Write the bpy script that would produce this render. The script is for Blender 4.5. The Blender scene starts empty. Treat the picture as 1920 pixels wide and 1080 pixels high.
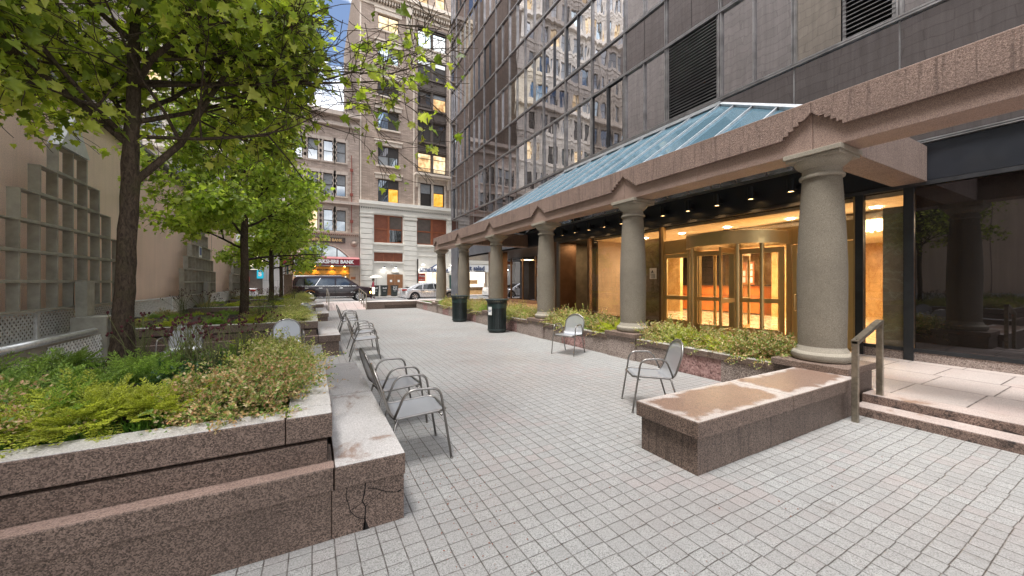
import bpy, bmesh, math, random
import numpy as np
from mathutils import Vector, Matrix, Euler
PI = math.pi
R = math.radians
random.seed(7)
SC = bpy.context.scene
COL = SC.collection

# ------------------------------------------------------------------ mesh helpers
class MB:
    """collects verts / faces of one mesh"""
    def __init__(s): s.v = []; s.f = []
    def poly(s, pts):
        n = len(s.v); s.v += [tuple(p) for p in pts]; s.f.append(tuple(range(n, n + len(pts)))); return s
    def box(s, x0, x1, y0, y1, z0, z1):
        n = len(s.v)
        s.v += [(x0, y0, z0), (x1, y0, z0), (x1, y1, z0), (x0, y1, z0), (x0, y0, z1), (x1, y0, z1), (x1, y1, z1), (x0, y1, z1)]
        for q in ((3, 2, 1, 0), (4, 5, 6, 7), (0, 1, 5, 4), (1, 2, 6, 5), (2, 3, 7, 6), (3, 0, 4, 7)):
            s.f.append(tuple(n + i for i in q))
        return s
    def prism(s, pts, a0, a1, axis='y'):
        """extrude 2D outline between a0 and a1 along axis; outline coords are the two others in order"""
        def P(u, w, a):
            return {'y': (u, a, w), 'x': (a, u, w), 'z': (u, w, a)}[axis]
        n = len(s.v); k = len(pts)
        s.v += [P(u, w, a0) for u, w in pts] + [P(u, w, a1) for u, w in pts]
        s.f.append(tuple(n + i for i in range(k))); s.f.append(tuple(n + k + i for i in reversed(range(k))))
        for i in range(k):
            j = (i + 1) % k
            s.f.append((n + j, n + i, n + k + i, n + k + j))
        return s
    def lathe(s, prof, cx=0, cy=0, seg=32, cap=True, a0=0, a1=2 * PI):
        full = abs(a1 - a0 - 2 * PI) < 1e-6
        m = seg if full else seg + 1
        n = len(s.v)
        for r, z in prof:
            for i in range(m):
                a = a0 + (a1 - a0) * i / seg
                s.v.append((cx + r * math.cos(a), cy + r * math.sin(a), z))
        for k in range(len(prof) - 1):
            for i in range(seg):
                j = (i + 1) % m
                s.f.append((n + k * m + i, n + k * m + j, n + (k + 1) * m + j, n + (k + 1) * m + i))
        if cap and full:
            s.f.append(tuple(n + i for i in reversed(range(m))))
            s.f.append(tuple(n + (len(prof) - 1) * m + i for i in range(m)))
        return s
    def tube(s, pts, r, seg=8, close=False, cap=True):
        P = [Vector(p) for p in pts]; k = len(P)
        rs = r if isinstance(r, (list, tuple)) else [r] * k
        n0 = len(s.v); up = None
        for i, p in enumerate(P):
            if close: t = (P[(i + 1) % k] - P[i - 1])
            else: t = (P[min(i + 1, k - 1)] - P[max(i - 1, 0)])
            t = t.normalized() if t.length > 1e-9 else Vector((0, 0, 1))
            if up is None:
                up = Vector((0, 0, 1)) if abs(t.z) < .9 else Vector((1, 0, 0))
            a = t.cross(up)
            if a.length < 1e-6: a = t.orthogonal()
            a.normalize(); b = a.cross(t).normalized(); up = b
            for j in range(seg):
                w = 2 * PI * j / seg
                s.v.append(tuple(p + (a * math.cos(w) + b * math.sin(w)) * rs[i]))
        for i in range(k if close else k - 1):
            i2 = (i + 1) % k
            for j in range(seg):
                j2 = (j + 1) % seg
                s.f.append((n0 + i * seg + j, n0 + i2 * seg + j, n0 + i2 * seg + j2, n0 + i * seg + j2))
        if cap and not close:
            s.f.append(tuple(n0 + j for j in range(seg)))
            s.f.append(tuple(n0 + (k - 1) * seg + j for j in reversed(range(seg))))
        return s
    def ball(s, c, r, seg=10, rings=6, sz=1.0):
        prof = []
        for i in range(rings + 1):
            a = -PI / 2 + PI * i / rings
            prof.append((max(r * math.cos(a), 1e-4), c[2] + r * sz * math.sin(a)))
        return s.lathe(prof, c[0], c[1], seg)
    def add(s, V, F):
        n = len(s.v); s.v += [tuple(v) for v in V]; s.f += [tuple(n + i for i in f) for f in F]; return s
    def cyl(s, p0, p1, r, seg=12): return s.tube([p0, p1], r, seg)

def link(o, parent=None):
    COL.objects.link(o)
    if parent is not None: o.parent = parent
    return o

def build(name, mb, mat, parent=None, off=(0, 0, 0), smooth=False, bev=0.0, angle=None, fix=False):
    me = bpy.data.meshes.new(name)
    ox, oy, oz = off
    me.from_pydata([(x - ox, y - oy, z - oz) for x, y, z in mb.v], [], mb.f)
    if fix:
        b = bmesh.new(); b.from_mesh(me); bmesh.ops.remove_doubles(b, verts=b.verts, dist=1e-5)
        bmesh.ops.recalc_face_normals(b, faces=b.faces); b.to_mesh(me); b.free()
    me.update()
    if smooth:
        me.shade_smooth() if angle is None else me.shade_smooth()
        if angle is not None:
            try: me.set_sharp_from_angle(angle=R(angle))
            except Exception: pass
    me.materials.append(mat)
    o = bpy.data.objects.new(name, me)
    if parent is None: o.location = off
    link(o, parent)
    if bev > 0:
        m = o.modifiers.new('bevel', 'BEVEL'); m.width = bev; m.segments = 2; m.limit_method = 'ANGLE'; m.angle_limit = R(40)
    return o

class Thing:
    def __init__(s, name, label, cat, loc=(0, 0, 0), rz=0, group=None):
        o = bpy.data.objects.new(name, None); o.empty_display_size = .2
        o.location = loc; o.rotation_euler = (0, 0, rz)
        o['label'] = label; o['category'] = cat
        if group: o['group'] = group
        link(o); s.o = o; s.loc = loc
    def part(s, name, mb, mat, parent=None, local=False, label=None, **k):
        o = build(name, mb, mat, parent or s.o, (0, 0, 0) if local else s.loc, **k)
        if label: o['label'] = label
        return o

def tag(o, label, cat, group=None, kind=None):
    if kind: o['kind'] = kind
    if label: o['label'] = label
    if cat: o['category'] = cat
    if group: o['group'] = group
    return o
def struct(name, mb, mat, **k):
    o = build(name, mb, mat, **k); o['kind'] = 'structure'; return o
def copy_tree(o, parent=None):
    c = o.copy(); COL.objects.link(c); c.parent = parent
    for ch in [x for x in o.children]: copy_tree(ch, c)
    return c
ORD = ['first', 'second', 'third', 'fourth', 'fifth', 'sixth', 'seventh', 'eighth', 'ninth', 'tenth', 'eleventh', 'twelfth',
       'thirteenth', 'fourteenth', 'fifteenth', 'sixteenth']

def text(name, body, size, mat, parent, M, depth=.01, bold=0.0, sx=1.0, align='CENTER'):
    cu = bpy.data.curves.new(name, 'FONT'); cu.body = body; cu.size = size; cu.extrude = depth; cu.offset = bold
    cu.align_x = align; cu.align_y = 'CENTER'; cu.resolution_u = 3
    t = bpy.data.objects.new(name, cu); COL.objects.link(t)
    dg = bpy.context.evaluated_depsgraph_get(); dg.update()
    me = bpy.data.meshes.new_from_object(t.evaluated_get(dg))
    bpy.data.objects.remove(t)
    me.transform(Matrix.Diagonal((sx, 1, 1, 1))); me.transform(M)
    if parent is not None and M.translation.length > 5:      # M given in world space: undo the root's offset
        p = parent
        while p.parent: p = p.parent
        me.transform(Matrix.Translation(-Vector(p.location)))
    me.materials.clear(); me.materials.append(mat)
    o = bpy.data.objects.new(name, me); link(o, parent); return o
# text facing -Y (towards the plaza) and facing -X
def MY(x, y, z): return Matrix.Translation((x, y, z)) @ Matrix.Rotation(PI / 2, 4, 'X')
def MX(x, y, z): return Matrix.Translation((x, y, z)) @ Matrix.Rotation(-PI / 2, 4, 'Z') @ Matrix.Rotation(PI / 2, 4, 'X')
def MXP(x, y, z): return Matrix.Translation((x, y, z)) @ Matrix.Rotation(PI / 2, 4, 'Z') @ Matrix.Rotation(PI / 2, 4, 'X')

# ------------------------------------------------------------------ materials
class NT:
    def __init__(s, name):
        m = bpy.data.materials.new(name); m.use_nodes = True; s.m = m; s.t = m.node_tree; s.t.nodes.clear()
        s.out = s.t.nodes.new('ShaderNodeOutputMaterial')
    def n(s, typ, **k):
        nd = s.t.nodes.new('ShaderNode' + typ)
        for a, b in k.items():
            if a.startswith('_'): continue
            setattr(nd, a, b)
        return nd
    def l(s, a, b): s.t.links.new(a, b)
    def coord(s, kind='Object', scale=(1, 1, 1), swz=None):
        tc = s.n('TexCoord'); o = tc.outputs[kind]
        if swz:
            sep = s.n('SeparateXYZ'); s.l(o, sep.inputs[0]); cb = s.n('CombineXYZ')
            for i, ch in enumerate(swz):
                if ch in 'xyz': s.l(sep.outputs['xyz'.index(ch)], cb.inputs[i])
            o = cb.outputs[0]
        if scale != (1, 1, 1):
            mp = s.n('Mapping'); mp.inputs['Scale'].default_value = scale; s.l(o, mp.inputs['Vector']); o = mp.outputs[0]
        return o
    def noise(s, co, scale, detail=4, rough=.6, dist=0):
        nd = s.n('TexNoise'); nd.inputs['Scale'].default_value = scale; nd.inputs['Detail'].default_value = detail
        nd.inputs['Roughness'].default_value = rough; nd.inputs['Distortion'].default_value = dist; s.l(co, nd.inputs['Vector']); return nd.outputs['Fac']
    def vor(s, co, scale, out='Color', feat='F1', rnd=1):
        nd = s.n('TexVoronoi'); nd.feature = feat; nd.inputs['Scale'].default_value = scale; nd.inputs['Randomness'].default_value = rnd
        s.l(co, nd.inputs['Vector']); return nd.outputs[out]
    def ramp(s, fac, stops, interp='LINEAR'):
        nd = s.n('ValToRGB'); nd.color_ramp.interpolation = interp; e = nd.color_ramp.elements
        while len(e) > 1: e.remove(e[-1])
        for i, (p, c) in enumerate(stops):
            c = c if isinstance(c, (tuple, list)) else (c, c, c)
            x = e[0] if i == 0 else e.new(p)
            x.position = p; x.color = (*c[:3], 1)
        s.l(fac, nd.inputs[0]); return nd.outputs[0]
    def mix(s, fac, a, b, mode='MIX'):
        nd = s.n('Mix'); nd.data_type = 'RGBA'; nd.blend_type = mode
        for inp, v in ((nd.inputs[0], fac), (nd.inputs[6], a), (nd.inputs[7], b)):
            if isinstance(v, (int, float)): inp.default_value = v if inp.type == 'VALUE' else (v, v, v, 1)
            elif isinstance(v, (tuple, list)): inp.default_value = (*v[:3], 1)
            else: s.l(v, inp)
        return nd.outputs[2]
    def math(s, op, a, b=None, c=None):
        nd = s.n('Math'); nd.operation = op
        for i, v in enumerate((a, b, c)):
            if v is None: continue
            if isinstance(v, (int, float)): nd.inputs[i].default_value = v
            else: s.l(v, nd.inputs[i])
        return nd.outputs[0]
    def bump(s, h, strength=.3, dist=.01):
        nd = s.n('Bump'); nd.inputs['Strength'].default_value = strength; nd.inputs['Distance'].default_value = dist
        s.l(h, nd.inputs['Height']); return nd.outputs[0]
    def bsdf(s, col, rough=.7, metal=0, spec=.5, normal=None, **k):
        b = s.n('BsdfPrincipled')
        for key, v in (('Base Color', col), ('Roughness', rough), ('Metallic', metal), ('Specular IOR Level', spec)):
            i = b.inputs[key]
            if isinstance(v, (int, float)): i.default_value = v if i.type == 'VALUE' else (v, v, v, 1)
            elif isinstance(v, (tuple, list)): i.default_value = (*v[:3], 1)
            else: s.l(v, i)
        for key, v in k.items():
            i = b.inputs[key.replace('_', ' ')]
            if isinstance(v, (int, float)): i.default_value = v
            elif isinstance(v, (tuple, list)): i.default_value = (*v[:3], 1)
            else: s.l(v, i)
        if normal is not None: s.l(normal, b.inputs['Normal'])
        return b.outputs[0]
    def end(s, sh): s.l(sh, s.out.inputs[0]); return s.m

def simple(name, c, rough=.6, metal=0, spec=.5, var=.15, scale=8, bump=0, bscale=60, **k):
    t = NT(name); co = t.coord()
    n = t.noise(co, scale, 5)
    c2 = tuple(x * (1 - var) for x in c); c1 = tuple(min(1, x * (1 + var)) for x in c)
    col = t.ramp(n, [(.3, c2), (.7, c1)])
    rr = t.ramp(t.noise(co, scale * 2.3, 4), [(.3, max(0, rough - .08)), (.7, min(1, rough + .08))])
    nm = t.bump(t.noise(co, bscale, 3), bump, .01) if bump else None
    return t.end(t.bsdf(col, rr, metal, spec, nm, **k))

def granite(name, dark, mid, light, scale=55, rough=.6, stain=None, bump=.25, wet=None, streak=False, swz=None, rough_chip=0):
    t = NT(name); co = t.coord()
    v = t.vor(co, scale * 1.6); sep = t.n('SeparateColor'); t.l(v, sep.inputs[0])
    n1 = t.noise(co, scale, 3, .7)
    mixv = t.math('ADD', t.math('MULTIPLY', sep.outputs[0], .55), t.math('MULTIPLY', n1, .55))
    col = t.ramp(mixv, [(.22, dark), (.45, mid), (.7, light), (.9, tuple(min(1, x * 1.35) for x in light))])
    big = t.noise(co, 1.3, 5, .65)
    col = t.mix(t.ramp(big, [(.35, 0.0), (.7, .45)]), col, tuple(x * .55 for x in mid))
    r = rough
    if streak:
        st = t.noise(t.coord(scale=(16, 16, .9)), 1.4, 5, .7)
        col = t.mix(t.ramp(st, [(.54, 0.0), (.64, .6)]), col, tuple(x * .4 for x in mid))
    if stain:
        sn = t.noise(co, stain[1], 6, .7, .5)
        col = t.mix(t.ramp(sn, [(stain[2], 0.0), (stain[2] + .09, stain[3])]), col, stain[0])
    if wet:
        # wet[0]=scale, wet[1]=threshold, wet[2]=colour, wet[3]=dry colour
        wn = t.noise(co, wet[0], 5, .6, .3); mk = t.ramp(wn, [(wet[1], 0.0), (wet[1] + .05, 1.0)])
        col = t.mix(t.math('MULTIPLY', mk, .8), col, t.mix(1.0, col, wet[2], 'MULTIPLY'))
        rs = t.n('Mix'); rs.data_type = 'FLOAT'; t.l(mk, rs.inputs[0]); rs.inputs[2].default_value = rough; rs.inputs[3].default_value = .13
        r = rs.outputs[0]
    nm = t.bump(mixv, bump, .004)
    if rough_chip:
        cn = t.noise(co, rough_chip, 5, .75); nm = t.bump(cn, 1.0, .02); col = t.mix(t.ramp(cn, [(.30, .75), (.50, 0.0)]), col, tuple(x * .35 for x in mid)); return t.end(t.bsdf(col, r, 0, .3, nm))
    return t.end(t.bsdf(col, r, 0, .5, nm))

def M_paving(name, c, cx, cy, pink=0.12, offs=0.0, joint=(.045, .034, .028), jw=.05, wob=.012):
    t = NT(name); co = t.coord()
    wn = t.n('TexNoise'); wn.inputs['Scale'].default_value = 1.1; wn.inputs['Detail'].default_value = 3; t.l(co, wn.inputs['Vector'])
    sub = t.n('VectorMath'); sub.operation = 'SUBTRACT'; t.l(wn.outputs['Color'], sub.inputs[0]); sub.inputs[1].default_value = (.5, .5, .5)
    sc = t.n('VectorMath'); sc.operation = 'SCALE'; t.l(sub.outputs[0], sc.inputs[0]); sc.inputs['Scale'].default_value = wob * 4
    ad = t.n('VectorMath'); ad.operation = 'ADD'; t.l(co, ad.inputs[0]); t.l(sc.outputs[0], ad.inputs[1])
    sep = t.n('SeparateXYZ'); t.l(ad.outputs[0], sep.inputs[0])
    u = t.math('DIVIDE', sep.outputs[0], cx)
    col_i = t.math('FLOOR', u)
    # each column of setts is shifted a little along its length
    wn1 = t.n('TexWhiteNoise'); wn1.noise_dimensions = '1D'; t.l(col_i, wn1.inputs['W'])
    shift = t.math('MULTIPLY', t.math('SUBTRACT', wn1.outputs['Value'], .5), offs)
    v = t.math('ADD', t.math('DIVIDE', sep.outputs[1], cy), shift)
    row_i = t.math('FLOOR', v)
    fu = t.math('FRACT', u); fv = t.math('FRACT', v)
    du = t.math('MULTIPLY', t.math('SUBTRACT', .5, t.math('ABSOLUTE', t.math('SUBTRACT', fu, .5))), cx)
    dv = t.math('MULTIPLY', t.math('SUBTRACT', .5, t.math('ABSOLUTE', t.math('SUBTRACT', fv, .5))), cy)
    jn = t.noise(co, 6, 4, .7)
    w = t.math('MULTIPLY', t.math('ADD', .35, jn), jw * .08)
    d = t.math('MINIMUM', t.math('MULTIPLY', du, .8), dv)
    mask = t.math('LESS_THAN', d, w)
    soft = t.math('SUBTRACT', 1.0, t.math('MINIMUM', 1.0, t.math('DIVIDE', d, t.math('MULTIPLY', w, 2.6))))
    cb = t.n('CombineXYZ'); t.l(col_i, cb.inputs[0]); t.l(row_i, cb.inputs[1])
    wc = t.n('TexWhiteNoise'); wc.noise_dimensions = '3D'; t.l(cb.outputs[0], wc.inputs['Vector'])
    rnd = wc.outputs['Value']
    g = t.noise(co, 105, 4, .8)
    g2 = t.vor(co, 190); sg = t.n('SeparateColor'); t.l(g2, sg.inputs[0])
    sp = t.math('ADD', t.math('MULTIPLY', g, .6), t.math('MULTIPLY', sg.outputs[0], .4))
    base = t.ramp(sp, [(.30, tuple(x * .42 for x in c)), (.42, tuple(x * .86 for x in c)), (.58, tuple(x * 1.05 for x in c)), (.75, tuple(min(1, x * 1.35) for x in c))])
    base = t.mix(t.math('MULTIPLY', rnd, .42), base, tuple(x * .70 for x in c))
    wsep = t.n('SeparateColor'); t.l(wc.outputs['Color'], wsep.inputs[0])
    base = t.mix(t.ramp(t.math('ADD', t.math('MULTIPLY', wsep.outputs[1], .22), t.noise(co, .8, 3, .5)), [(.66, 0.0), (.80, .4)]), base, (c[0] * .98, c[1] * .80, c[2] * .78))
    big = t.noise(co, .45, 5, .65)
    base = t.mix(t.ramp(big, [(.42, 0.0), (.75, .55)]), base, (c[0] * .72, c[1] * .62, c[2] * .6))
    spots = t.noise(co, 2.6, 6, .75)
    base = t.mix(t.ramp(spots, [(.62, 0.0), (.72, .5)]), base, (c[0] * .5, c[1] * .42, c[2] * .38))
    lit = t.noise(co, 9, 5, .8)
    base = t.mix(t.math('MULTIPLY', t.math('MULTIPLY', soft, t.ramp(lit, [(.3, .15), (.75, 1.0)])), .75), base, joint)
    base = t.mix(t.math('MULTIPLY', mask, t.ramp(lit, [(.36, .25), (.58, 1.0)])), base, joint)
    h = t.math('SUBTRACT', t.math('MULTIPLY', sp, .15), soft)
    nm = t.bump(h, .6, .004)
    rg = t.ramp(big, [(.35, .62), (.7, .42)])
    return t.end(t.bsdf(base, rg, 0, .45, nm))

def M_block(name, c, bw, bh, swz, mortar, var=.12, msize=.012, rough=.85, bump=.4, streak=.0, offset=.5, mmult=None):
    t = NT(name); co = t.coord(swz=swz)
    b = t.n('TexBrick'); b.offset = offset; b.inputs['Scale'].default_value = 1; b.inputs['Brick Width'].default_value = bw; b.inputs['Row Height'].default_value = bh
    b.inputs['Mortar Size'].default_value = msize; b.inputs['Mortar Smooth'].default_value = .2; b.inputs['Bias'].default_value = 0
    b.inputs['Color1'].default_value = (*[x * (1 - var) for x in c], 1); b.inputs['Color2'].default_value = (*[min(1, x * (1 + var)) for x in c], 1)
    b.inputs['Mortar'].default_value = (*mortar, 1)
    t.l(co, b.inputs['Vector'])
    oc = t.coord()
    n = t.noise(oc, 1.2, 6, .7); col = t.mix(t.ramp(n, [(.35, 0.0), (.75, .35)]), b.outputs['Color'], tuple(x * .6 for x in c))
    n2 = t.noise(oc, 45, 4, .7); col = t.mix(.35, col, t.mix(1.0, col, t.ramp(n2, [(.3, .55), (.7, 1.35)]), 'MULTIPLY'))
    if streak:
        st = t.noise(t.coord(scale=(3, 3, .12)), 2.2, 5, .65)
        col = t.mix(t.ramp(st, [(.45, 0.0), (.7, streak)]), col, tuple(x * .5 for x in c))
    h = t.math('ADD', t.math('MULTIPLY', b.outputs['Fac'], -1.0), t.math('MULTIPLY', n2, .4))
    return t.end(t.bsdf(col, rough, 0, .3, t.bump(h, bump, .01)))

def M_stucco(name, c):
    t = NT(name); co = t.coord()
    f = t.noise(co, 60, 4, .8); big = t.noise(co, .7, 6, .6); st = t.noise(t.coord(scale=(4, 4, .16)), 1.7, 6, .7)
    col = t.ramp(f, [(.25, tuple(x * .62 for x in c)), (.5, c), (.8, tuple(x * 1.25 for x in c))])
    col = t.mix(t.ramp(st, [(.45, 0.0), (.8, .3)]), col, tuple(x * .6 for x in c))
    col = t.mix(t.ramp(big, [(.5, 0.0), (.78, .3)]), col, tuple(x * .55 for x in c))
    return t.end(t.bsdf(col, .92, 0, .2, t.bump(f, .7, .012)))

def M_mirror(name, c, rough=.02, wave=.075, wscale=.55, dirt=.25, fac=.85, body=(.05, .043, .038)):
    """reflective tinted facade glass: dark body under a strong mirror coat"""
    t = NT(name); co = t.coord()
    w = t.noise(co, wscale, 2, .4); w2 = t.noise(t.coord(scale=(1, 1.9, .6)), 1.1, 2, .4)
    h = t.math('ADD', w, t.math('MULTIPLY', w2, .5))
    nm = t.bump(h, wave, .12)
    st = t.noise(t.coord(scale=(5, 5, .25)), 2.0, 5, .7)
    col = t.mix(t.ramp(st, [(.35, 0.0), (.75, dirt)]), c, tuple(x * .6 for x in c))
    g = t.n('BsdfGlossy'); t.l(col, g.inputs['Color']); g.inputs['Roughness'].default_value = rough; t.l(nm, g.inputs['Normal'])
    d = t.n('BsdfDiffuse'); d.inputs['Color'].default_value = (*body, 1)
    dd = t.n('MixShader'); t.l(t.ramp(st, [(.3, fac), (.8, fac * .86)]), dd.inputs[0]); t.l(d.outputs[0], dd.inputs[1]); t.l(g.outputs[0], dd.inputs[2])
    return t.end(dd.outputs[0])

def M_glass(name, tint=(1, 1, 1), ior=1.5, extra=.0, rough=.0):
    t = NT(name); fr = t.n('LayerWeight'); fr.inputs[0].default_value = .5; F = t.math('ADD', .045, t.math('MULTIPLY', t.math('POWER', fr.outputs['Facing'], 5.0), .9))
    g = t.n('BsdfGlossy'); g.inputs['Roughness'].default_value = rough; tr = t.n('BsdfTransparent'); tr.inputs[0].default_value = (*tint, 1)
    mx = t.n('MixShader'); t.l(t.math('ADD', F, extra), mx.inputs[0]); t.l(tr.outputs[0], mx.inputs[1]); t.l(g.outputs[0], mx.inputs[2])
    return t.end(mx.outputs[0])

def M_emit(name, c, s, var=None):
    t = NT(name); e = t.n('Emission'); e.inputs[1].default_value = s
    if var:
        co = t.coord(); n = t.noise(co, var[0], 3, .6); t.l(t.ramp(n, [(.35, var[1]), (.6, c)]), e.inputs[0])
    else: e.inputs[0].default_value = (*c, 1)
    return t.end(e.outputs[0])

def M_leaf(name, cols, trans=.45, rough=.45, tip=None):
    t = NT(name); g = t.n('NewGeometry'); rnd = g.outputs['Random Per Island']
    n = len(cols); col = t.ramp(rnd, [(i / max(1, n - 1), c) for i, c in enumerate(cols)])
    big = t.noise(t.coord(), 1.7, 3, .5)
    col = t.mix(1.0, col, t.ramp(big, [(.3, .75), (.7, 1.25)]), 'MULTIPLY')
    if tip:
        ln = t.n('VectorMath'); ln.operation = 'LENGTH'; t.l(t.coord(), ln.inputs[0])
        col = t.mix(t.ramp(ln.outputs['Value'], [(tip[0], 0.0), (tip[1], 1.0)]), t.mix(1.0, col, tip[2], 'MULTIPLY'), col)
    b = t.bsdf(col, rough, 0, .4)
    tr = t.n('BsdfTranslucent'); t.l(t.mix(1.0, col, (1.5, 1.6, .7), 'MULTIPLY'), tr.inputs[0])
    mx = t.n('MixShader'); mx.inputs[0].default_value = trans; t.l(b, mx.inputs[1]); t.l(tr.outputs[0], mx.inputs[2])
    return t.end(mx.outputs[0])

def M_bark(name, c):
    t = NT(name); co = t.coord(scale=(1, 1, .35)); v = t.noise(co, 38, 6, .75, 1.2); v2 = t.noise(t.coord(), 5, 4)
    col = t.ramp(v, [(.35, tuple(x * .35 for x in c)), (.5, c), (.7, tuple(x * 1.9 for x in c))])
    col = t.mix(t.ramp(v2, [(.5, 0.0), (.7, .5)]), col, (c[0] * .9, c[1] * 1.15, c[2] * .7))
    return t.end(t.bsdf(col, .95, 0, .2, t.bump(v, 1.0, .02)))

def M_marble(name, base, vein, scale=1.3, rough=.15, vw=.06):
    t = NT(name); co = t.coord(); d = t.noise(co, scale, 6, .65, 1.5); n2 = t.noise(co, scale * 5, 5, .7)
    vv = t.math('ABSOLUTE', t.math('SUBTRACT', d, .5))
    col = t.ramp(n2, [(.3, tuple(x * .75 for x in base)), (.7, tuple(x * 1.2 for x in base))])
    col = t.mix(t.ramp(vv, [(0, .8), (vw * .3, .35), (vw, 0.0)]), col, vein)
    return t.end(t.bsdf(col, rough, 0, .5))

G = {}
G['granite'] = granite('brown granite', (.022, .014, .010), (.100, .068, .052), (.24, .17, .135), 105, .65)
G['granite_front'] = granite('brown granite streaked', (.022, .015, .011), (.095, .066, .051), (.22, .16, .13), 105, .6, streak=True)
G['granite_top'] = granite('pale top granite', (.34, .31, .295), (.53, .50, .48), (.66, .63, .61), 130, .38, stain=((.22, .12, .075), 2.6, .57, .75), bump=.12)  # top faces get a paler granite colour than the sides, with brown stains
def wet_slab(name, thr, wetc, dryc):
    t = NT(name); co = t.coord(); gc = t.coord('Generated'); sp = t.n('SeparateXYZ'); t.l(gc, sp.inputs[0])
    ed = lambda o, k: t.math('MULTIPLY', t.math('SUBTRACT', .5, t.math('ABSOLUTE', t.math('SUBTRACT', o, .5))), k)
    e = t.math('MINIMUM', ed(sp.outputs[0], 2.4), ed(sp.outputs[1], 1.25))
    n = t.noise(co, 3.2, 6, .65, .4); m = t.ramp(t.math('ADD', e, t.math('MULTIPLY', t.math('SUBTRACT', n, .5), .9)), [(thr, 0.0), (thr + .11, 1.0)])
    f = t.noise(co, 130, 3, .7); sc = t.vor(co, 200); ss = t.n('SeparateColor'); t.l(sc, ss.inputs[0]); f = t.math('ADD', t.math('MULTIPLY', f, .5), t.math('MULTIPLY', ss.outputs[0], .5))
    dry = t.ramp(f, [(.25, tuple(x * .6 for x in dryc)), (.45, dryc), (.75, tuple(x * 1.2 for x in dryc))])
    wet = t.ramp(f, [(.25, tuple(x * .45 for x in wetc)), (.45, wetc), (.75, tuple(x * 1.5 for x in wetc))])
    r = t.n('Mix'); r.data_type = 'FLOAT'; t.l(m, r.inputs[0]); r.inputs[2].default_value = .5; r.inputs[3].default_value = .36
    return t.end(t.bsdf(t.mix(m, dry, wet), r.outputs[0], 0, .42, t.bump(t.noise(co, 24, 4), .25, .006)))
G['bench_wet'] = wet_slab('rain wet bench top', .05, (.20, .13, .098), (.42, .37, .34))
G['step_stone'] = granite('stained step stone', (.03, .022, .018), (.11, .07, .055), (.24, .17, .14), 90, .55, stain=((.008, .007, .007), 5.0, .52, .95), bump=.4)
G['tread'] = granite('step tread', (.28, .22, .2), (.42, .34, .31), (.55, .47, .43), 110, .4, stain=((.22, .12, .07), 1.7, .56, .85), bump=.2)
G['granite_wet'] = granite('wet orange granite', (.33, .28, .25), (.46, .40, .37), (.60, .54, .50), 70, .5, bump=.1, wet=(1.5, .42, (.62, .36, .22)))
G['granite_pink'] = granite('pink beam granite', (.12, .078, .062), (.245, .168, .14), (.36, .26, .215), 85, .85, bump=1.2, streak=True, rough_chip=42, stain=((.13, .085, .07), 1.4, .6, .45))
G['granite_smooth'] = granite('smooth pink granite', (.13, .085, .066), (.27, .185, .15), (.38, .27, .225), 120, .6, bump=.15, stain=((.13, .08, .065), 1.4, .6, .5))
G['granite_mixed'] = granite('pebbled granite', (.07, .048, .04), (.19, .14, .12), (.42, .35, .31), 70, .7, bump=.7)
G['granite_red'] = granite('pitted red granite', (.10, .05, .045), (.30, .165, .15), (.40, .25, .23), 22, .7, bump=.8)
G['paving'] = M_paving('granite sett paving', (.33, .328, .318), .122, .108, offs=.10, jw=.034, wob=.010)
G['terrace'] = M_paving('terrace slab paving', (.47, .41, .38), .92, .62, offs=1.0, jw=.09, wob=0)
G['sidewalk'] = M_paving('sidewalk slab paving', (.60, .54, .51), .75, .75, offs=.0, jw=.09, wob=0)
G['ramp'] = M_paving('pink ramp slab paving', (.55, .46, .43), .6, .6, offs=.0, jw=.09, wob=0)
G['asphalt'] = simple('asphalt', (.14, .14, .145), .8, var=.25, scale=3, bump=.5, bscale=300)
G['ground'] = simple('city ground', (.2, .19, .18), .9)
G['kerb'] = simple('kerb stone', (.5, .48, .45), .8, var=.2, scale=12, bump=.3)
G['white_line'] = simple('road paint', (.75, .75, .72), .7, var=.12, scale=9)
G['stone_col'] = granite('grey tan column stone', (.10, .084, .062), (.175, .149, .113), (.24, .21, .165), 150, .9, bump=.5, streak=False)
G['stone_cap'] = granite('column capital stone', (.18, .155, .122), (.27, .24, .19), (.33, .295, .24), 160, .85, bump=.35)
G['steel'] = simple('satin steel tube', (.25, .235, .22), .35, .9, var=.15, scale=20)
G['steel_warm'] = simple('bronze steel rail', (.30, .265, .21), .35, .85, var=.3, scale=14)
G['galv'] = simple('galvanised tube', (.62, .64, .65), .38, .75, var=.15, scale=20)
t = NT('perforated seat steel'); co = t.coord(); pb = t.bsdf((.44, .455, .48), .42, .55, .5)
tr = t.n('BsdfTransparent'); mx = t.n('MixShader'); mx.inputs[0].default_value = .24; t.l(pb, mx.inputs[1]); t.l(tr.outputs[0], mx.inputs[2])
G['mesh'] = t.end(mx.outputs[0])
G['bin'] = simple('dark green painted steel', (.020, .030, .030), .4, 0, .5, var=.3, scale=5)
G['bin_band'] = simple('green steel band', (.022, .045, .042), .38, var=.25, scale=5)
G['black'] = simple('black enamel', (.012, .012, .014), .35, var=.3, scale=4)
G['black_rubber'] = simple('tyre rubber', (.018, .018, .018), .85)
G['fascia'] = simple('black fascia panel', (.011, .014, .021), .45, .0, .6, var=.35, scale=1.2)
G['fascia2'] = simple('grey blue metal panel', (.13, .14, .16), .45, .5, .5, var=.2, scale=1)
G['alu'] = simple('anodised aluminium', (.31, .30, .30), .4, .8, var=.3, scale=3)
G['alu_dark'] = simple('dark aluminium', (.075, .078, .085), .4, .7, var=.3, scale=3)
G['blackframe'] = simple('black window frame', (.035, .038, .042), .4, .5, var=.3, scale=3)
G['copper'] = simple('dark copper panel', (.13, .075, .05), .38, .6, var=.3, scale=1.4)
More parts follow.
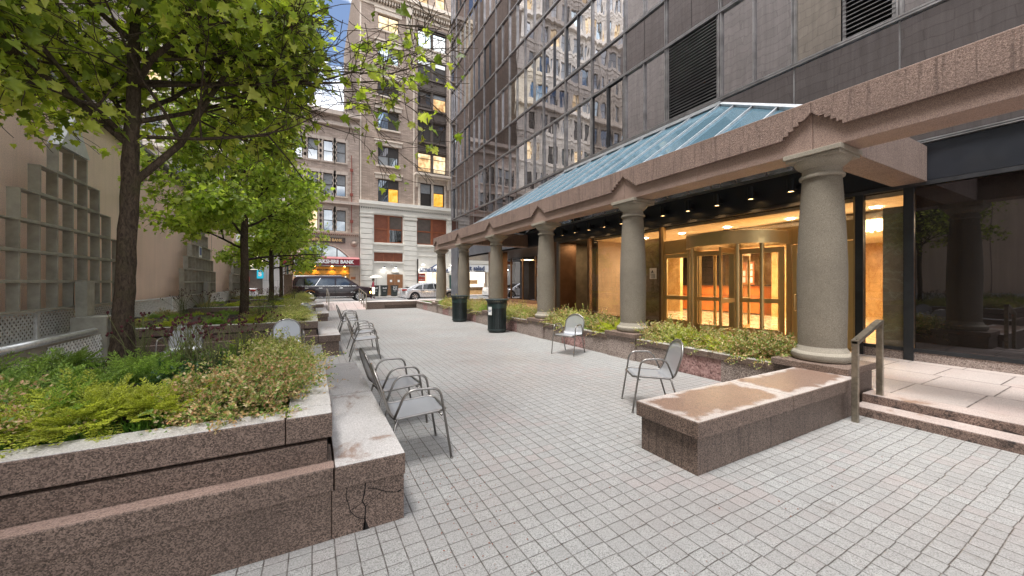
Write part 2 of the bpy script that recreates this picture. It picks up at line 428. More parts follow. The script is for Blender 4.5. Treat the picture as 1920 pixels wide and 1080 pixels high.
G['bronze'] = simple('dark bronze frame', (.17, .11, .07), .4, .7, var=.3, scale=3)
G['brass'] = simple('brushed brass', (.62, .44, .20), .42, .8, .5, var=.05, scale=3)
G['brass_dark'] = simple('aged brass', (.48, .33, .15), .42, .8, .5, var=.08, scale=3)
G['towerglass'] = M_mirror('tinted mirror glass', (.70, .685, .71), fac=.93)
G['towerglass2'] = M_mirror('tinted mirror glass warm', (.74, .70, .64), wave=.07, fac=.93)
G['towerglass3'] = M_mirror('dark mirror glass', (.40, .37, .37), wave=.06)
G['spandrel'] = M_mirror('spandrel glass', (.47, .445, .465), wave=.05, wscale=.42, dirt=.35, fac=.72)
G['darkglass'] = M_mirror('black storefront glass', (.12, .12, .13), wave=.02, fac=.9)
G['shopglass'] = M_mirror('arcade storefront glass', (.38, .38, .40), wave=.02, fac=.9)
G['clear'] = M_glass('clear pane', (.93, .95, .94))
G['lobbyglass'] = M_glass('lobby pane', (.90, .88, .84), extra=.03)
G['skyglass'] = M_mirror('blue skylight glass', (.55, .69, .77), rough=.07, wave=.06, dirt=.35, fac=.6, body=(.12, .21, .27))
G['pale'] = simple('pale aluminium bar', (.50, .52, .54), .45, .5)
G['stucco'] = M_stucco('tan stucco', (.88, .68, .56))
G['lattice'] = simple('grey lattice', (.82, .82, .80), .7, var=.15, scale=12)
G['trellis'] = simple('grey green trellis', (.34, .32, .265), .7, var=.2, scale=6)
G['white_metal'] = simple('pale cap metal', (.62, .63, .62), .5, var=.1)
G['blockwall'] = M_block('grey block wall', (.46, .415, .38), 1.7, .55, 'yz0', (.28, .25, .23), .06, .016, streak=.25)
G['brick_brown'] = M_block('brown brick', (.43, .335, .275), .42, .11, 'xz0', (.30, .235, .19), .22, .012, streak=.25)
G['brick_side'] = M_block('brown brick side', (.36, .285, .235), .42, .11, 'yz0', (.25, .2, .165), .22, .012, streak=.3)
G['brick_tan'] = M_block('tan brick', (.50, .40, .34), .42, .11, 'xz0', (.37, .3, .25), .2, .012, streak=.15)
G['limestone'] = M_block('limestone', (.60, .51, .44), 1.3, .6, 'xz0', (.35, .29, .25), .06, .014, streak=.15)
G['pale_tower'] = M_block('pale terracotta', (.80, .74, .66), .9, .45, 'xz0', (.4, .35, .3), .07, .012, streak=.2)
G['cream'] = simple('cream painted stone', (.76, .735, .67), .65, var=.06, scale=2, bump=.1)
G['cream_trim'] = simple('cream trim', (.66, .57, .48), .75, var=.15, scale=5, bump=.3)
G['grey_stone'] = M_block('grey granite pilaster', (.44, .43, .42), 1.6, .9, 'xz0', (.2, .2, .2), .05, .012)
G['rust'] = simple('rust red painted wood', (.235, .075, .038), .6, var=.15, scale=4)
G['rust_trim'] = simple('rust red frame', (.30, .095, .04), .5, var=.15, scale=4)
G['frame_dark'] = simple('dark window sash', (.045, .038, .034), .5)
G['frame_brown'] = simple('brown iron bay', (.115, .09, .075), .6, var=.2, scale=3)
G['pane'] = M_mirror('window pane', (.42, .44, .46), wave=.03, fac=.75)
G['pane_blue'] = M_mirror('window pane blue', (.55, .66, .72), wave=.05, fac=.85)
G['blind'] = simple('window blind', (.33, .35, .37), .7)
G['lit'] = M_emit('lit office window', (1.0, .66, .34), .5, (1.9, (.40, .22, .09)))
G['lit2'] = M_emit('bright office window', (1.0, .80, .52), .6, (1.9, (.55, .36, .18)))
G['lit_yellow'] = M_emit('yellow office window', (1.0, .56, .12), .5, (1.9, (.8, .32, .03)))
G['lit_white'] = M_emit('shop light', (1.0, .90, .74), .8, (2, (.8, .6, .35)))
G['lamp_white'] = M_emit('white lamp', (1, .97, .92), 30)
G['lamp_warm'] = M_emit('warm lamp', (1.0, .60, .25), 5)
G['lamp_amber'] = M_emit('amber lamp', (1.0, .5, .1), 18)
G['chandelier'] = M_emit('chandelier glow', (1.0, .82, .52), 3, (9, (1.0, .5, .18)))
G['awning'] = simple('maroon awning', (.20, .012, .022), .7, var=.2, scale=4)
G['awning_top'] = simple('faded awning top', (.42, .16, .16), .7, var=.2, scale=4)
G['sign_white'] = simple('white sign paint', (.85, .85, .84), .5, var=.04)
G['gold'] = simple('gold letters', (.75, .48, .22), .4, .3)
G['navy'] = simple('navy letters', (.03, .06, .16), .5)
G['sign_dark'] = simple('dark brown sign', (.06, .035, .028), .4)
G['sign_red'] = simple('red sign', (.42, .055, .03), .5)
G['teal'] = M_emit('teal sign', (.02, .33, .45), .5)
G['green_pole'] = simple('green pole', (.03, .075, .065), .5)
G['soil'] = simple('planter soil', (.045, .032, .022), .95, var=.4, scale=20, bump=1, bscale=80)
G['grass'] = M_leaf('grass blades', [(.07, .16, .02), (.11, .24, .03), (.16, .28, .04)], .35)
G['lobby_floor'] = M_marble('lobby floor', (.70, .55, .38), (.4, .26, .16), .8, .12)
G['lobby_wall'] = M_marble('lobby onyx wall', (.62, .40, .17), (.42, .22, .07), .9, .25, .12)
G['lobby_ceil'] = simple('lobby ceiling', (.80, .70, .52), .7)
G['desk'] = simple('orange wood desk', (.52, .15, .035), .35, var=.12, scale=3)
G['desk_top'] = simple('dark desk top', (.03, .022, .02), .2)
G['green_marble'] = M_marble('green grey marble', (.36, .34, .275), (.50, .58, .48), .9, .25, .04)
G['beige_marble'] = M_marble('beige marble', (.50, .43, .32), (.3, .23, .16), 1.1, .15, .05)
G['grey_wall'] = simple('grey recess wall', (.12, .105, .09), .7, var=.25, scale=3, bump=.3)
G['car_black'] = simple('black car paint', (.022, .009, .011), .2, 0, .4, var=.05, Coat_Weight=.25, Coat_Roughness=.05)  # maroon tint in the base colour imitates reflections on black paint
G['car_silver'] = simple('silver car paint', (.55, .56, .58), .25, .45, .6, var=.03, Coat_Weight=1.0, Coat_Roughness=.03)
G['car_white'] = simple('white car paint', (.72, .72, .71), .22, .1, .6, var=.03, Coat_Weight=1.0, Coat_Roughness=.03)
G['car_glass'] = M_mirror('car glass', (.16, .18, .19), wave=.01, fac=.75)
G['chrome'] = simple('chrome', (.75, .75, .76), .1, 1.0, var=.03)
G['rim'] = simple('alloy rim', (.55, .55, .56), .25, .9, var=.1)
G['taillight'] = simple('tail light', (.35, .02, .015), .2)
G['headlight'] = M_emit('headlight', (1, .9, .7), .7)
G['skin'] = simple('skin', (.45, .27, .19), .6)
G['red_coat'] = simple('red coat', (.26, .03, .05), .8)
G['denim'] = simple('dark trousers', (.04, .045, .07), .8)
G['hair'] = simple('dark hair', (.03, .02, .015), .6)
G['umbrella'] = simple('pale umbrella cloth', (.60, .55, .48), .7)
G['bark'] = M_bark('tree bark', (.075, .055, .040))
G['bark2'] = M_bark('twig bark', (.05, .037, .028))
G['crack'] = simple('crack shadow filler', (.012, .009, .008), .95)
G['leaf1'] = M_leaf('plane tree leaf', [(.11, .16, .025), (.21, .28, .04), (.34, .41, .06), (.46, .51, .09), (.60, .62, .17)], .55)
G['leaf2'] = M_leaf('far plane tree leaf', [(.18, .26, .045), (.28, .37, .065), (.38, .47, .09), (.52, .58, .14)], .55)
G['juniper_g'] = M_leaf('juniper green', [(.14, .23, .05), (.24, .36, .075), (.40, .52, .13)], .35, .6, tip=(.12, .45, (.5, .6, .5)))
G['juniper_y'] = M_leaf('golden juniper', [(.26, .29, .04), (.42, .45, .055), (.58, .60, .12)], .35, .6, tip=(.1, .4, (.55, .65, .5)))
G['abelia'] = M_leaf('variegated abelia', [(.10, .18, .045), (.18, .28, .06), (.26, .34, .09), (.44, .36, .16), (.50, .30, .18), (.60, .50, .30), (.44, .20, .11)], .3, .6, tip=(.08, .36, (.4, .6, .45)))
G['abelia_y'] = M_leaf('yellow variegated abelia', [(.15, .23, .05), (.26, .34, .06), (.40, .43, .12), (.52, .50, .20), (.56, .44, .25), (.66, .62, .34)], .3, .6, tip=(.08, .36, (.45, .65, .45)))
G['dark_leaf'] = M_leaf('dark glossy leaf', [(.03, .075, .022), (.045, .10, .03), (.09, .15, .06)], .25, .35)
G['seedhead'] = simple('maroon seed head', (.065, .012, .016), .8, var=.3, scale=40)
G['stem'] = simple('plant stem', (.12, .13, .045), .8)
G['litter'] = simple('fallen bud litter', (.25, .07, .03), .9)
G['water_pipe'] = simple('red downpipe', (.25, .06, .04), .6)
G['plate'] = simple('litter sign plate', (.75, .74, .72), .4)
G['shop_lamp'] = M_emit('shop flood lamp', (1, .97, .92), 3)
G['granite_cross'] = granite('cross beam granite', (.08, .055, .045), (.22, .155, .13), (.33, .25, .21), 100, .8, bump=.4, streak=True)
# ================================================================== CAMERA, LIGHT
cam = bpy.data.cameras.new('camera'); cam.sensor_width = 36; cam.lens = 690 / 1920 * 36; cam.shift_y = -10 / 1920
cam.clip_end = 2000; cam.clip_start = .05
co_ = bpy.data.objects.new('camera', cam); COL.objects.link(co_)
co_.location = (0, 0, 1.6); co_.rotation_euler = (PI / 2, 0, -math.atan(375 / 690))
SC.camera = co_
SUN_EL, SUN_AZ = R(73), R(250)      # azimuth measured clockwise from +Y
sl = bpy.data.lights.new('sun', 'SUN'); sl.energy = 2.0; sl.angle = R(19); sl.color = (1.0, .975, .94)
so = bpy.data.objects.new('sun', sl); COL.objects.link(so)
dv = Vector((math.sin(SUN_AZ) * math.cos(SUN_EL), math.cos(SUN_AZ) * math.cos(SUN_EL), math.sin(SUN_EL)))
so.rotation_euler = dv.to_track_quat('Z', 'Y').to_euler()
W = bpy.data.worlds.new('World'); SC.world = W; W.use_nodes = True
wt = W.node_tree; wt.nodes.clear()
sky = wt.nodes.new('ShaderNodeTexSky'); sky.sky_type = 'NISHITA'; sky.sun_disc = False
sky.sun_elevation = SUN_EL; sky.sun_rotation = SUN_AZ; sky.air_density = 1.2; sky.dust_density = 1.5; sky.ozone_density = 1
tc = wt.nodes.new('ShaderNodeTexCoord'); mp = wt.nodes.new('ShaderNodeMapping'); mp.inputs['Scale'].default_value = (1, 1, 2.2); mp.inputs['Location'].default_value = (6.8, 3.6, 0)
wt.links.new(tc.outputs['Generated'], mp.inputs[0])
nz = wt.nodes.new('ShaderNodeTexNoise'); nz.inputs['Scale'].default_value = 2.6; nz.inputs['Detail'].default_value = 7; nz.inputs['Roughness'].default_value = .6
wt.links.new(mp.outputs[0], nz.inputs['Vector'])
rp = wt.nodes.new('ShaderNodeValToRGB'); rp.color_ramp.elements[0].position = .44; rp.color_ramp.elements[1].position = .64
rp.color_ramp.elements[0].color = (.02, .02, .02, 1)
wt.links.new(nz.outputs['Fac'], rp.inputs[0])
mixn = wt.nodes.new('ShaderNodeMix'); mixn.data_type = 'RGBA'
wt.links.new(rp.outputs[0], mixn.inputs[0])
sm = wt.nodes.new('ShaderNodeMix'); sm.data_type = 'RGBA'; sm.blend_type = 'MULTIPLY'; sm.inputs[0].default_value = 1; sm.inputs[7].default_value = (.20, .26, .325, 1)
wt.links.new(sky.outputs[0], sm.inputs[6]); wt.links.new(sm.outputs[2], mixn.inputs[6]); mixn.inputs[7].default_value = (12.6, 12.3, 11.9, 1)
bg = wt.nodes.new('ShaderNodeBackground'); bg.inputs[1].default_value = .15
wo = wt.nodes.new('ShaderNodeOutputWorld'); wt.links.new(mixn.outputs[2], bg.inputs[0]); wt.links.new(bg.outputs[0], wo.inputs[0])
SC.view_settings.view_transform = 'Standard'; SC.view_settings.look = 'None'; SC.view_settings.exposure = 1.62; SC.view_settings.gamma = 1
SC.render.engine = 'CYCLES'
cy = SC.cycles; cy.max_bounces = 7; cy.diffuse_bounces = 3; cy.glossy_bounces = 4; cy.transparent_max_bounces = 12; cy.transmission_bounces = 4
cy.use_denoising = True; cy.sample_clamp_indirect = 6; cy.caustics_reflective = False; cy.caustics_refractive = False
try: cy.denoiser = 'OPENIMAGEDENOISE'
except Exception: pass

def area(name, loc, size, power, col, rot=(0, 0, 0), sy=None, spread=None):
    l = bpy.data.lights.new(name, 'AREA'); l.energy = power; l.color = col; l.size = size
    if sy: l.shape = 'RECTANGLE'; l.size_y = sy
    if spread: l.spread = spread
    o = bpy.data.objects.new(name, l); o.location = loc; o.rotation_euler = rot; COL.objects.link(o); return o

# ================================================================== SETTING
struct('ground', MB().poly([(-600, -600, -.06), (600, -600, -.06), (600, 900, -.06), (-600, 900, -.06)]), G['ground'])
mb = MB(); mb.poly([(-3.9, -14, 0), (5.8, -14, 0), (5.8, 23.45, 0), (-3.9, 23.45, 0)])
struct('plaza_paving', mb, G['paving'])
# raised terrace beside the tower
mb = MB(); mb.box(6.5, 14, 1.98, 27.2, -.05, .2); struct('terrace', mb, G['terrace'])
mb = MB(); mb.box(6.2, 14, -14, 1.98, -.05, .2); struct('terrace', mb, G['terrace'])
# near sidewalk, street, far sidewalk
mb = MB(); mb.box(-70, .8, 23.6, 28.2, -.05, .295); mb.box(2.86, 5.9, 23.6, 28.2, -.05, .295); mb.box(5.9, 90, 27.2, 28.2, -.05, .295); mb.box(.8, 2.86, 26.6, 28.2, -.05, .295)
mb.box(5.9, 6.5, 20.2, 27.2, -.05, .295); struct('sidewalk', mb, G['sidewalk'])
mb = MB(); mb.prism([(23.45, -.04), (26.6, -.04), (26.6, .292), (23.45, .004)], .8, 2.86, 'x'); struct('plaza_ramp', mb, G['ramp'])
struct('street', MB().box(-300, 300, 28.35, 35.8, -.05, .17), G['asphalt'])
struct('kerb', MB().box(-300, 300, 28.2, 28.35, -.05, .30), G['kerb'])
struct('kerb', MB().box(-300, 300, 35.8, 35.98, -.05, .30), G['kerb'])
struct('sidewalk', MB().box(-300, 300, 35.98, 37.6, -.05, .295), G['sidewalk'])
mb = MB(); mb.box(-300, 300, 33.4, 33.52, .17, .176)
for i in range(-20, 30): mb.box(i * 3.6, i * 3.6 + 1.8, 31.2, 31.32, .17, .176)
struct('lane_marking', mb, G['white_line'])
for px, py, s in ((1.05, 2.35, .5), (3.9, 2.0, .6)): pass
# rubbish buds lying on the paving
mb = MB(); rr = random.Random(5)
for i in range(420):
    if i < 170: x, y = rr.gauss(.95, .22), rr.gauss(2.75, .55)
    else: x, y = rr.uniform(.4, 5.4), 1.3 + 9 * rr.random() ** 1.7
    if x < .6 and y < 6: continue
    a = rr.uniform(0, PI); l = rr.uniform(.003, .009); w = l * .45
    c, s = math.cos(a), math.sin(a)
    mb.add([(x - l * c, y - l * s, .004), (x + w * s, y - w * c, .005), (x + l * c, y + l * s, .004), (x - w * s, y + w * c, .005), (x, y, .009)],
           [(0, 1, 4), (1, 2, 4), (2, 3, 4), (3, 0, 4)])
tag(build('fallen_buds', mb, G['litter']), 'scattered small reddish brown buds fallen on the grey paving', 'litter', kind='stuff')

# ================================================================== ENTRANCE STEPS (right)
t = Thing('entrance_steps', 'two worn pink granite steps with dark patches, right of the wide bench', 'steps', (5.9, 1.0, 0))
t.part('step', MB().box(5.80, 6.16, -14, 1.97, -.02, .10), G['step_stone'], bev=.008)
t.part('step', MB().box(6.10, 6.42, -14, 1.975, .0, .203), G['step_stone'], bev=.008)
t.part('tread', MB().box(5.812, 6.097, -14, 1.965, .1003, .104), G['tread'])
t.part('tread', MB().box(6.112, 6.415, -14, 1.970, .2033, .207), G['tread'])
# handrail
t = Thing('handrail', 'square section bronze steel handrail by the entrance steps', 'handrail', (5.5, 1.85, 0))
t.part('post', MB().box(5.46, 5.505, 1.80, 1.86, 0, .93), G['steel_warm'], bev=.004)
t.part('post', MB().box(6.16, 6.205, 1.80, 1.86, .2, 1.14), G['steel_warm'], bev=.004)
mb = MB(); mb.prism([(5.46, .90), (5.50, .90), (6.16, 1.10), (6.205, 1.10), (6.205, 1.14), (6.15, 1.14), (5.46, .935)], 1.797, 1.863, 'y')
t.part('rail', mb, G['steel_warm'])

# ================================================================== GRANITE BENCH (right)
t = Thing('granite_bench', 'long low brown granite bench with orange wet patches on its top, beside the steps', 'bench', (4.3, 2.2, 0))
t.part('base', MB().box(2.80, 5.78, 1.94, 2.53, -.02, .315), G['granite_front'], bev=.006)
t.part('seat_slab', MB().box(2.76, 4.27, 1.905, 2.56, .318, .455), G['granite'], bev=.007)
t.part('seat_slab', MB().box(4.275, 5.76, 1.905, 2.56, .318, .455), G['granite'], bev=.007)
t.part('wet_top', MB().box(2.77, 4.268, 1.912, 2.552, .4552, .458), G['bench_wet'])
t.part('wet_top', MB().box(4.277, 5.752, 1.912, 2.552, .4552, .458), G['bench_wet'])

# ================================================================== PLANTERS (left)
AR = {}
def planter(i, y0, y1, lab, xl=-3.55):
    t = Thing('stone_planter', lab, 'planter', (-1.5, y0, 0), group='raised granite planters down the left side')
    f = G['granite']
    # front and plaza side, seat ledge and bench
    yb = y1 + .15
    t.part('seat_base', MB().box(xl, .105, y0 - .08, yb - .05, -.02, .305), f, bev=.005)
    t.part('bench_base', MB().box(.108, .525, y0 - .08, yb, -.02, .305), f, bev=.005)
    n = 3; L = (.122 - xl) / 2
    for k in range(2):
        t.part('seat_slab', MB().box(xl + k * L, xl + (k + 1) * L - .006, y0 - .10, y0 + .3, .309, .452), f, bev=.006)
    ys = y0 - .10; LL = (yb + .02 - ys) / 2
    for k in range(2):
        a, b = ys + k * LL, ys + (k + 1) * LL - .005
        t.part('bench_slab', MB().box(.124, .555, a, b, .309, .449), f, bev=.006)
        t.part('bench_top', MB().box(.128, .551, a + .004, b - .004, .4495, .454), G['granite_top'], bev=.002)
    t.part('ledge_top', MB().box(xl, .12, y0 - .096, y0 - .001, .4522, .4555), G['granite_smooth'])
    # upper course
    t.part('wall', MB().box(xl, .085, y0 + .02, y1 - .02, .40, .585), f, bev=.005)
    cuts = [xl, -1.75, -.14, .12]
    for a, b in zip(cuts[:-1], cuts[1:]):
        t.part('coping', MB().box(a, b - .005, y0, y0 + .19, .61, .762), f, bev=.006)
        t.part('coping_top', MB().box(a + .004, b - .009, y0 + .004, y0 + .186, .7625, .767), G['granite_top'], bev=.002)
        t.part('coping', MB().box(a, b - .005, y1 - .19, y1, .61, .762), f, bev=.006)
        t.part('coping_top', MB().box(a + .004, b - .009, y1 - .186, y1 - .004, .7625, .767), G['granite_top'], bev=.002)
    ym = (y0 + y1) / 2
    for a, b in ((y0 + .192, ym), (ym + .004, y1 - .192)):
        t.part('coping', MB().box(-.14, .118, a, b, .61, .762), f, bev=.006)
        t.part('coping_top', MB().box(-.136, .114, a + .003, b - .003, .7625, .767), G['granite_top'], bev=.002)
    # mounded soil
    mb = MB(); nx, ny = 14, 12; x0, x1, a0, a1 = xl, -.145, y0 + .19, y1 - .19
    rz = random.Random(i)
    for iy in range(ny + 1):
        for ix in range(nx + 1):
            u, v = ix / nx, iy / ny
            m = min(1, 4.0 * min(1 - u, v, 1 - v)); m = m * m * (3 - 2 * m)
            mb.v.append((x0 + (x1 - x0) * u, a0 + (a1 - a0) * v, .70 + .13 * m + rz.uniform(-.012, .012)))
    for iy in range(ny):
        for ix in range(nx):
            q = iy * (nx + 1) + ix; mb.f.append((q, q + 1, q + nx + 2, q + nx + 1))
    t.part('soil', mb, G['soil'], smooth=True)
    AR[i] = (x0, x1, a0, a1); return t
P1 = planter(1, 2.63, 5.6, 'nearest raised granite planter at bottom left, with cracks in its front corner')
P2 = planter(2, 9.05, 12.1, 'second raised granite planter on the left, behind the first seating gap')
P3 = planter(3, 15.6, 18.8, 'third raised granite planter on the left, beyond the second gap')
P4 = planter(4, 22.2, 25.3, 'farthest raised granite planter on the left, close to the ramp rail')
# cracks in the front corner of the first planter
mb = MB(); yk = 2.5468
def crk(pts, w):
    for (x0, z0), (x1, z1) in zip(pts[:-1], pts[1:]):
        d = math.hypot(x1 - x0, z1 - z0); nx_, nz_ = -(z1 - z0) / d * w, (x1 - x0) / d * w
        mb.poly([(x0 - nx_, yk, z0 - nz_), (x1 - nx_ * .7, yk, z1 - nz_ * .7), (x1 + nx_ * .7, yk, z1 + nz_ * .7), (x0 + nx_, yk, z0 + nz_)])
crk([(.305, .305), (.30, .25), (.285, .19), (.305, .15), (.302, .09), (.298, 0)], .0045)
crk([(.195, .30), (.19, .24), (.205, .19), (.212, .15), (.24, .11), (.27, .085), (.30, .075)], .0028)
crk([(.212, .15), (.25, .165), (.29, .185)], .0024)
crk([(.305, .15), (.36, .19), (.41, .225)], .0020)
crk([(.32, .265), (.37, .25), (.41, .225), (.45, .205), (.50, .19)], .003)
crk([(.505, .19), (.53, .20)], .006)
mb.poly([(.285, yk, 0), (.33, yk, 0), (.308, yk, .05), (.302, yk, .09), (.296, yk, .05)])
P1.part('crack', mb, G['crack'])
# the vertical joint strip at the bench end
P1.part('corner_strip', MB().box(.524, .55, 2.555, 5.7, -.02, .300), G['granite'], bev=.003)

# wet leaf stains on first bench are in the stone material
# ================================================================== ALCOVE BACKS: lattice fence, tubular rail
def lattice_panel(mb, x, y0, y1, z0, z1, sp=.085, w=.022, th=.008):
    L, H = y1 - y0, z1 - z0
    for sgn, off in ((1, 0), (-1, th)):
        k = -H
        while k < L:
            # strip from (k,0) at 45 degrees, clipped
            pts = []
            a, b = k, k + H
            lo, hi = max(a, 0), min(b, L)
            if hi - lo > .02:
                ya, yb_ = lo, hi; za, zb = lo - k, hi - k
                if sgn < 0: za, zb = H - za, H - zb
                d = w * .7
                X0, X1 = x + off, x + off + th
                q = [(y0 + ya - d, z0 + za), (y0 + ya + d, z0 + za), (y0 + yb_ + d, z0 + zb), (y0 + yb_ - d, z0 + zb)]
                q = [(min(max(yy, y0), y1), zz) for yy, zz in q]
                mb.prism(q, X0, X1, 'x')
            k += sp
FX = -3.62
segs = [(-3.0, -.2), (-.2, 2.6), (2.6, 5.4), (5.4, 8.2), (8.2, 11.0), (11.0, 14.2), (14.2, 17.4), (17.4, 20.6), (20.6, 23.8), (23.8, 27.0)]
t = Thing('lattice_fence', 'long low grey diagonal lattice fence at the foot of the stucco wall', 'fence', (FX, 8, 0))
for a, b in segs:
    mb = MB(); lattice_panel(mb, FX, a + .03, b - .03, .76, 1.15, sp=.085 if a < 14 else .11)
    t.part('lattice_panel', mb, G['lattice'])
    t.part('post', MB().box(FX - .01, FX + .035, a - .03, a + .03, .3, 1.17), G['lattice'])
t.part('top_rail', MB().box(FX - .01, FX + .04, -3, 27, 1.15, 1.185), G['white_metal'])
t.part('bottom_rail', MB().box(FX - .005, FX + .03, -3, 27, .735, .762), G['lattice'])
t.part('backing', MB().box(FX - .05, FX - .035, -3, 27, .0, 1.12), G['trellis'])
t = Thing('tubular_rail', 'thick galvanised tube rail over a grey panel, left of the first tree trunk', 'rail', (-2.95, 7, 0))
mb = MB(); mb.tube([(-2.95, 5.75, .86), (-2.95, 8.05, .86)], .045, 16); mb.ball((-2.95, 8.05, .86), .045, 16, 8); t.part('tube', mb, G['galv'], smooth=True)
t.part('panel', MB().box(-3.0, -2.97, 5.75, 8.0, .25, .80), G['trellis'])
mb = MB(); lattice_panel(mb, -2.96, 6.9, 8.3, .3, .78); t.part('lattice_panel', mb, G['lattice'])
t.part('shelf_box', MB().box(-3.3, -2.9, 8.3, 8.34, .3, 1.05).box(-3.3, -2.9, 8.34, 8.8, .50, .53).box(-3.3, -2.9, 8.34, 8.8, 1.02, 1.05).box(-3.3, -2.9, 8.8, 8.84, .3, 1.05), G['trellis'])

# ================================================================== LEFT BUILDING
WX = -3.82
t = Thing('stucco_building', 'long windowless tan stucco wall with dark metal coping on the left', 'building', (WX, 8, 0))
t.part('wall', MB().box(WX - 4, WX, -12, 27, -.05, 4.86), G['stucco'])
for y in (3.6, 7.6, 12.1, 20.2): t.part('control_joint', MB().box(WX - .01, WX + .004, y, y + .018, 0, 4.85), G['crack'])

mb = MB(); mb.prism([(WX - .5, 4.86), (WX + .10, 4.86), (WX + .13, 4.95), (WX + .10, 5.06), (WX + .02, 5.12), (WX - .5, 5.14)], -12, 27.05, 'y')
t.part('coping', mb, G['alu_dark'])
mb = MB(); mb.poly([(WX - .5, -12, 5.1), (WX - .5, 27, 5.1), (-8, 27, 8.0), (-8, -12, 8.0)]); t.part('sloped_roof', mb, G['pale'])
sb = MB()
for k in range(24): y = -11 + 1.6 * k; sb.prism([(WX - .5, 5.11), (-8, 8.01), (-8, 8.07), (WX - .5, 5.17)], y, y + .05, 'y')
t.part('roof_seam', sb, G['alu_dark'])
t = Thing('grey_block_building', 'tall pale grey block faced building rising behind the stucco wall', 'building', (-12, 8, 0))
t.part('wall', MB().box(-22, -8.02, -30, 26.9, 0, 30), G['blockwall'])
bw = MB()
for i in range(6):
    for k in range(9):
        y = -18 + 9.2 * i; z = 9 + 3.5 * k
        if i in (0, 1): 
            f = MB().box(-8.03, -7.97, y, y + 2.1, z, z + 2.0); o = t.part('window', f, G['frame_dark'])
            t.part('pane', MB().box(-7.985, -7.96, y + .1, y + 2.0, z + .1, z + 1.9), G['pane'], parent=o)

# pyramid trellises
def trellis(yc, lab, flyer=None):
    t = Thing('stepped_trellis', lab, 'trellis', (FX, yc, 0), group='stepped pyramid trellises against the stucco wall')
    c = .42; rows = [10, 10, 8, 6, 4, 2]; z = 1.19; x0, x1 = -3.54, -3.42
    for k, n in enumerate(rows):
        mb = MB(); a = yc - n * c / 2; th = .028
        mb.box(x0, x1, a, a + n * c, z, z + th)
        for j in range(n + 1):
            mb.box(x0, x1 - .003, a + j * c - (0 if j == 0 else th / 2) - (th if j == n else 0) * .5, a + j * c + (th if j == 0 else th / 2), z + th, z + c)
        t.part('shelf_row', mb, G['trellis']); z += c
        if k == len(rows) - 1 or rows[k + 1] < n or True:
            t.part('top_board', MB().box(x0, x1 + .004, a - .004, a + n * c + .004, z - .016, z - .003), G['trellis']); 
    mb = MB(); mb.prism([(yc - c, z + .012), (yc + c, z + .012), (yc, z + .62)], x0, x1 + .03, 'x'); t.part('cap', mb, G['white_metal'])
    t.part('post', MB().box(-3.36, -3.22, yc - .12, yc + .12, .3, 1.62), G['trellis'], bev=.005)
    if flyer:
        f = t.part('notice', MB().box(x1, x1 + .008, yc + flyer[0], yc + flyer[0] + .36, flyer[1], flyer[1] + .38), G['sign_white'])
        t.part('print', MB().box(x1 + .008, x1 + .010, yc + flyer[0] + .05, yc + flyer[0] + .31, flyer[1] + .08, flyer[1] + .34), G['teal_print'] if flyer[2] else G['sign_red'], parent=f)
G['teal_print'] = simple('blue print', (.12, .14, .38), .5)
trellis(8.7, 'stepped grey trellis at the left edge, cut by the picture side')
trellis(16.7, 'stepped grey trellis between the first and second tree, with a blue notice', (-.42, 2.48, True))
trellis(24.4, 'farthest stepped grey trellis, left of the second tree trunk, with an orange notice', (-.1, 2.48, False))

